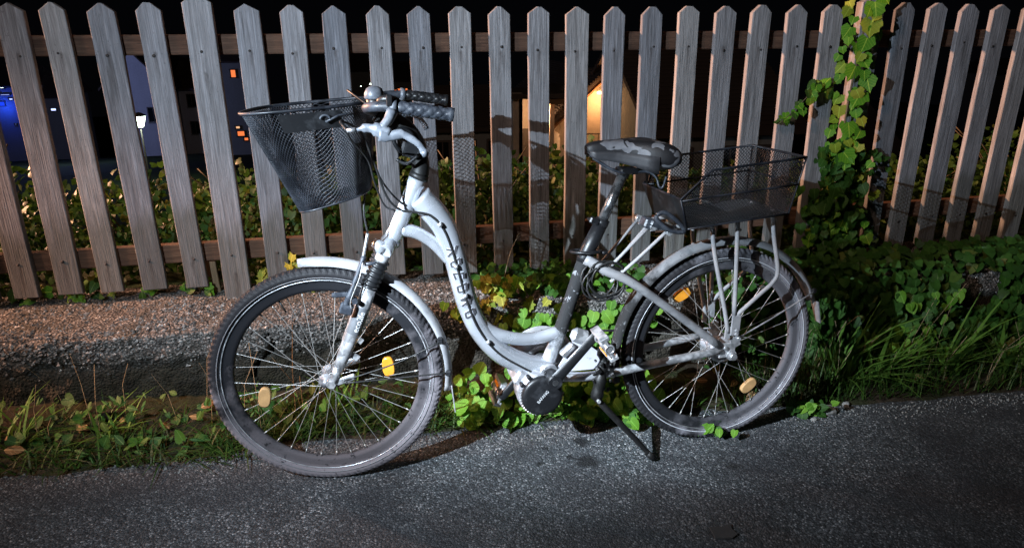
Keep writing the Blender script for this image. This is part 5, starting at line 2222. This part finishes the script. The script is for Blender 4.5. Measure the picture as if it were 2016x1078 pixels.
# -- stones
def stone(x, y, s, seed, label):
    mb = MB()
    N1, N2 = 9, 7
    for j in range(N2):
        th = math.pi * j / (N2 - 1)
        for i in range(N1):
            ph = 2 * math.pi * i / N1
            d = Vector((math.sin(th) * math.cos(ph), math.sin(th) * math.sin(ph) * .8, math.cos(th) * .6))
            d *= 1 + .3 * noise.noise(d * 1.4 + Vector((seed, 0, 0)))
            mb.v.append(tuple(d * s))
    for j in range(N2 - 1):
        for i in range(N1):
            mb.quad(j * N1 + i, j * N1 + (i + 1) % N1, (j + 1) * N1 + (i + 1) % N1, (j + 1) * N1 + i)
    o = mb.build('stone', M['stone'], None, (x, y, gz(x) + s * .4))
    tag(o, label, 'stone', 'stones at the road edge')


stone(2.70, -.64, .030, 3, 'largest grey stone on the road edge right of the rear wheel')
stone(2.80, -.60, .016, 5, 'small pale stone among dry stems right of the rear wheel')
stone(2.62, -.68, .011, 8, 'tiny grey stone just right of the rear tyre on the asphalt')

# -- black scrap lying on the road
mb = MB()
out = [(-.034, -.022), (-.010, -.028), (.012, -.030), (.033, -.018), (.026, .004), (.032, .024), (.004, .018), (-.030, .022)]
mb.poly([(x, y, .006) for x, y in out])
mb.poly([(x, y, .001) for x, y in out[::-1]])
for k in range(len(out)):
    a_, b_ = out[k], out[(k + 1) % len(out)]
    mb.poly([(a_[0], a_[1], .001), (b_[0], b_[1], .001), (b_[0], b_[1], .006), (a_[0], a_[1], .006)])
o = mb.build('black_scrap', M['scrap'], None, (2.03, -1.195, gz(2.02)))
tag(o, 'flat black scrap of rubber lying on the asphalt at the bottom', 'scrap')
# ------------------------------------------------------------------ village beyond the fence
def quad_wall(name, mat, parent, p0, p1, z0, z1, th=.25):
    mb = MB()
    p0, p1 = Vector(p0), Vector(p1)
    d = (p1 - p0).normalized()
    n = Vector((-d.y, d.x, 0)) * th
    P = [(p0.x, p0.y), (p1.x, p1.y), (p1.x + n.x, p1.y + n.y), (p0.x + n.x, p0.y + n.y)]
    i = 0
    for z in (z0, z1):
        for x, y in P:
            mb.v.append((x, y, z))
    for f in ((3, 2, 1, 0), (4, 5, 6, 7), (0, 1, 5, 4), (1, 2, 6, 5), (2, 3, 7, 6), (3, 0, 4, 7)):
        mb.quad(*f)
    return mb.build(name, mat, parent)


def gabled(name, loc, w, depth, eave, ridge, wallm, label, rot=0.0, over=.5, axis='front', parent=None):
    """house: gable end towards the viewer (axis front) or eaves towards the viewer (axis side)"""
    h = empty(name, loc)
    h.rotation_euler = (0, 0, rot)
    tag(h, label, 'house', 'village houses below the fence')
    mb = MB()
    if axis == 'front':
        prof = [(-w / 2, 0), (w / 2, 0), (w / 2, eave), (0, ridge), (-w / 2, eave)]
        A = [(x, 0, z) for x, z in prof]
        Bq = [(x, depth, z) for x, z in prof]
    else:
        prof = [(0, 0), (depth, 0), (depth, eave), (depth / 2, ridge), (0, eave)]
        A = [(-w / 2, y, z) for y, z in prof]
        Bq = [(w / 2, y, z) for y, z in prof]
    mb.poly(A)
    mb.poly(Bq[::-1])
    for k in range(5):
        l = (k + 1) % 5
        mb.poly([A[k], Bq[k], Bq[l], A[l]])
    mb.build('wall', wallm, h)
    # roof slabs with overhang
    th = .16
    for s_ in (1, -1):
        mb = MB()
        if axis == 'front':
            sl = (ridge - eave) / (w / 2)
            xe = w / 2 + over
            ze = ridge - sl * xe
            Q = [(0, -over, ridge + .03), (s_ * xe, -over, ze + .03), (s_ * xe, depth + over, ze + .03), (0, depth + over, ridge + .03)]
        else:
            sl = (ridge - eave) / (depth / 2)
            ye = depth / 2 + over
            ze = ridge - sl * ye
            yc = depth / 2
            Q = [(-w / 2 - over, yc, ridge + .03), (-w / 2 - over, yc - s_ * ye, ze + .03), (w / 2 + over, yc - s_ * ye, ze + .03), (w / 2 + over, yc, ridge + .03)]
        i = len(mb.v)
        mb.v += Q + [(x, y, z + th) for x, y, z in Q]
        for f in ((0, 1, 2, 3), (4, 5, 6, 7), (0, 1, 5, 4), (1, 2, 6, 5), (2, 3, 7, 6), (3, 0, 4, 7)):
            mb.quad(*[i + q for q in f])
        ro = mb.build('roof', M['roof'], h)
        # tile courses on the slope as raised battens
        bt = MB()
        for k in range(1, 22):
            t = k / 22
            a_ = Vector(Q[0]).lerp(Vector(Q[1]), t)
            b_ = Vector(Q[3]).lerp(Vector(Q[2]), t)
            bt.tube([a_ + Vector((0, 0, th + .01)), b_ + Vector((0, 0, th + .01))], .035, 4, True, smooth=False)
        bo = bt.build('tile_course', M['roof'], ro)
        bo['kind'] = 'stuff'
    return h


def window(h, x, z, w, hh, y=-.02, pane='glass', cross=True):
    f = MB()
    t = .07
    for (cx, cz, sx_, sz_) in ((x, z + hh / 2 + t / 2, w + 2 * t, t), (x, z - hh / 2 - t / 2, w + 2 * t, t), (x - w / 2 - t / 2, z, t, hh), (x + w / 2 + t / 2, z, t, hh)):
        f.box((cx, y - .02, cz), (sx_, .10, sz_))
    fo_ = f.build('window', M['shutter'], h)
    MB().box((x, y + .005, z), (w, .03, hh)).build('pane', M[pane], fo_)
    if cross:
        MB().box((x, y - .03, z), (.05, .03, hh)).build('glazing_bar', M['shutter'], fo_)
    MB().box((x, y - .08, z - hh / 2 - t - .02), (w + .25, .18, .05)).build('sill', M['greywall'], fo_)
    return fo_


# lamp-lit house, gable towards the fence
GZ = -4.2
lit = gabled('lit_house', (8.62, 22, GZ), 2.95, 9, 2.62, 3.93, M['cream'], 'cream gabled house lit by an orange lamp under its eave', 0, .42, 'front')
# exposed rafters under the verge
mb = MB()
for s_ in (1, -1):
    for yy in (-.30, -.12):
        sl = (3.93 - 2.62) / (2.95 / 2)
        mb.tube([Vector((0, yy, 3.93 - .10)), Vector((s_ * 1.85, yy, 3.93 - sl * 1.85 - .10))], .07, 4, True, smooth=False)
ro_ = mb.build('rafter', M['timber'], lit)
ro_['kind'] = 'stuff'
# wing on the left with a flat eave and a projecting bay
part = quad_wall('wing_wall', M['cream'], lit, (-3.6, 1.2, 0), (-1.5, 1.2, 0), 0, 3.25)
quad_wall('bay_wall', M['cream'], lit, (-3.35, -.9, 0), (-3.02, -.9, 0), 0, 3.45, .3)
quad_wall('bay_side', M['cream'], lit, (-3.02, -.9, 0), (-3.02, 1.2, 0), 0, 3.30, .12)
quad_wall('pillar', M['cream'], lit, (-1.98, -.5, 0), (-1.82, -.5, 0), 0, 3.02, .3)
mb = MB()
mb.box((-2.55, .1, 3.36), (2.3, 2.6, .16))
mb.build('wing_roof', M['roof'], lit)
mb = MB()
mb.box((-1.9, -.85, 3.16), (1.0, .5, .16))
mb.build('eave_board', M['timber'], lit)
mb = MB()
mb.box((-2.45, 1.13, 1.0), (.75, .06, 2.0))
d_ = mb.build('door', M['shutter'], lit)
MB().box((-2.15, 1.08, 1.0), (.05, .05, .16)).build('handle', M['alloy'], d_)
mb = MB()
for k in range(9):
    x = -.95 + .26 * k
    mb.tube([Vector((x, -.35, 1.0)), Vector((x, -.35, 1.95))], .015, 4)
for zz in (1.0, 1.95):
    mb.tube([Vector((-1.0, -.35, zz)), Vector((1.2, -.35, zz))], .025, 4)
b_o = mb.build('balcony_rail', M['shutter'], lit)
window(lit, .75, 1.25, .55, .8)
# lamp under the eave
lo = MB().lathe([(0, -.05), (.07, -.05), (.09, .0), (.05, .04), (0, .05)], 14, 'Z', (-.15, -.22, 3.36)).build('eave_lamp', M['g_spot'], lit)
lamp('eave_lamp_light', 'POINT', (8.47, 21.35, GZ + 3.10), 75, (1.0, .48, .19), .05)
lamp('porch_lamp_light', 'POINT', (6.25, 21.6, GZ + 2.7), 100, (1.0, .60, .32), .05)
MB().lathe([(0, -.06), (.05, -.06), (.06, .0), (0, .06)], 12, 'Z', (-2.37, -.1, 2.86)).build('porch_lamp', M['g_warm'], lit)

# dark neighbour on the left of it
dn = gabled('dark_house', (4.3, 24.5, -4.4), 3.2, 6, 2.1, 3.3, M['greywall'], 'unlit grey house left of the lamp-lit house', 0, .35, 'side')
for x in (-1.2, -.2, .8):
    window(dn, x, 1.25, .45, .7)
mb = MB()
mb.tube([Vector((-.75, -.06, 0)), Vector((-.75, -.06, 1.7)), Vector((-.9, -.15, 1.95))], .04, 8)
mb.build('downpipe', M['shutter'], dn)

# big dark roof on the right
rh = gabled('broad_roof_house', (10.85, 16.8, -3.75), 4.2, 7.5, 2.28, 4.5, M['greywall'], 'house with a broad dark tiled roof right of the lamp-lit house', 0, .4, 'side')
for x in (-1.3, .2, 1.4):
    window(rh, x, 1.3, .5, .75)
h3 = gabled('small_grey_house', (17.8, 26, -5.2), 2.2, 5, 2.9, 4.3, M['pale'], 'small pale house with one dark window behind the right part of the fence', 0, .3, 'front')
window(h3, -.25, 2.35, .6, 1.0)
window(h3, .6, 1.0, .5, .8)

# white house far left with a small lit window
lh = gabled('white_house', (-18.9, 60, -9.6), 4.4, 10, 6.9, 9.4, M['pale'], 'tall white gabled house at the far left lit bluish', 0, .5, 'front')
window(lh, -.7, 6.1, .35, .9, pane='g_warm')
window(lh, 1.0, 4.4, .8, 1.1)
window(lh, -.9, 3.0, .8, 1.1)
l2 = gabled('long_white_house', (-14.0, 63, -9.8), 5.2, 8, 6.5, 8.6, M['pale'], 'long white house with eaves to the front beside the tall white house', 0, .5, 'side')
for x, z in ((-1.6, 5.4), (.4, 5.4), (1.9, 5.4), (-1.6, 3.1), (-.5, 3.0), (.6, 3.0), (1.8, 3.1)):
    window(l2, x, z, .65, 1.0)
lamp('house_blue_fill', 'POINT', (-21.5, 50, -2.5), 1000, (.35, .45, 1.0), .3)  # added blue ambient fill that brightens the white houses

# street lantern
sl_ = empty('street_lantern', (-9.38, 30, land(-9.38, 30)))
tag(sl_, 'glowing white street lantern on a dark pole at the left', 'street lamp')
zt = -2.34 - land(-9.38, 30)
MB().lathe([(.045, 0), (.06, .1), (.04, .3), (.035, zt - .35)], 10, 'Z').build('pole', M['shutter'], sl_)
MB().lathe([(.10, -.27), (.14, -.22), (.255, .16), (.255, .20), (.0, .20)], 18, 'Z', (0, 0, zt)).build('globe', M['g_white'], sl_)
MB().lathe([(.29, .20), (.27, .24), (.10, .34), (0, .36)], 18, 'Z', (0, 0, zt)).build('cap', M['shutter'], sl_)
lamp('street_lantern_light', 'POINT', (-9.38, 29.6, -2.5), 110, (.75, 1.0, .85), .2)


# far lit windows of houses lost in the dark
def far_house(loc, w, hh, panes, label):
    o = empty('far_house', loc)
    tag(o, label, 'house', 'distant houses with lit windows')
    MB().box((0, 2.5, hh / 2), (w, 5, hh)).build('wall', M['greywall'], o)
    mb = MB()
    for s_ in (0, 1):
        mb.poly([(-w / 2 - .3, -.4, hh), (w / 2 + .3, -.4, hh), (w / 2 + .3, 2.5, hh + 1.6), (-w / 2 - .3, 2.5, hh + 1.6)] if s_ == 0 else [(-w / 2 - .3, 5.4, hh), (w / 2 + .3, 5.4, hh), (w / 2 + .3, 2.5, hh + 1.6), (-w / 2 - .3, 2.5, hh + 1.6)])
    mb.build('roof', M['roof'], o).modifiers.new('so', 'SOLIDIFY').thickness = .15
    for (x, z, pw, ph, m_) in panes:
        fw = MB()
        for (cx, cz, sx_, sz_) in ((x, z + ph / 2, pw + .16, .08), (x, z - ph / 2, pw + .16, .08), (x - pw / 2, z, .08, ph), (x + pw / 2, z, .08, ph)):
            fw.box((cx, -.05, cz), (sx_, .1, sz_))
        f = fw.build('window', M['shutter'], o)
        MB().box((x, -.03, z), (pw, .04, ph)).build('pane', M[m_], f)
    return o


far_house((-33.6, 70, -11.5), 5.2, 8.0, [(-.2, 6.55, .5, .4, 'g_blue'), (.25, 7.35, .8, .10, 'g_blue2'), (.65, 6.95, .35, .16, 'g_blue2'), (.55, 4.7, .12, .12, 'g_blue2'), (1.0, 4.7, .18, .14, 'g_blue2'), (-1.2, 6.3, .5, .6, 'g_blue'), (.1, 8.1, .45, .35, 'g_white')], 'distant building with bright blue lit front at the left edge')
far_house((-29.9, 71, -11.5), 2.4, 7.0, [(-.1, 5.85, .50, .26, 'g_blue2')], 'distant building with one small pale blue lamp')
far_house((-10.9, 58, -10.4), 2.6, 9.4, [(.0, 8.45, .42, .62, 'g_orange'), (-.18, 4.25, .36, .24, 'g_warm'), (.0, 3.75, .60, .44, 'g_orange'), (.36, 3.3, .36, .28, 'g_orange')], 'dark house with orange lit windows left of the front basket')
far_house((2.1, 72, -13), 4.0, 9.4, [(.45, 8.35, 1.1, .55, 'g_orange'), (-.35, 8.4, .6, .22, 'g_orange')], 'dark house with an orange lit window behind the bell')
far_house((-1.2, 74, -13), 3.0, 10.2, [(-.45, 8.75, .16, .16, 'g_white'), (.55, 8.95, .24, .24, 'g_white')], 'dark house with two tiny white lights above the front basket')
far_house((19.6, 22, -6.4), 2.0, 3.0, [(-.05, 2.45, .22, .15, 'g_white')], 'low shed with one white lamp right of the vine')
far_house((71.5, 70, -12.5), 4.0, 8.5, [(-.2, 6.5, .45, .3, 'g_white')], 'distant dark house with a white light at the right edge')

lamp('blue_wall_fill', 'POINT', (-33.5, 69.0, -5.2), 130, (.02, .08, 1.0), .2)  # added point light that makes the far wall glow blue
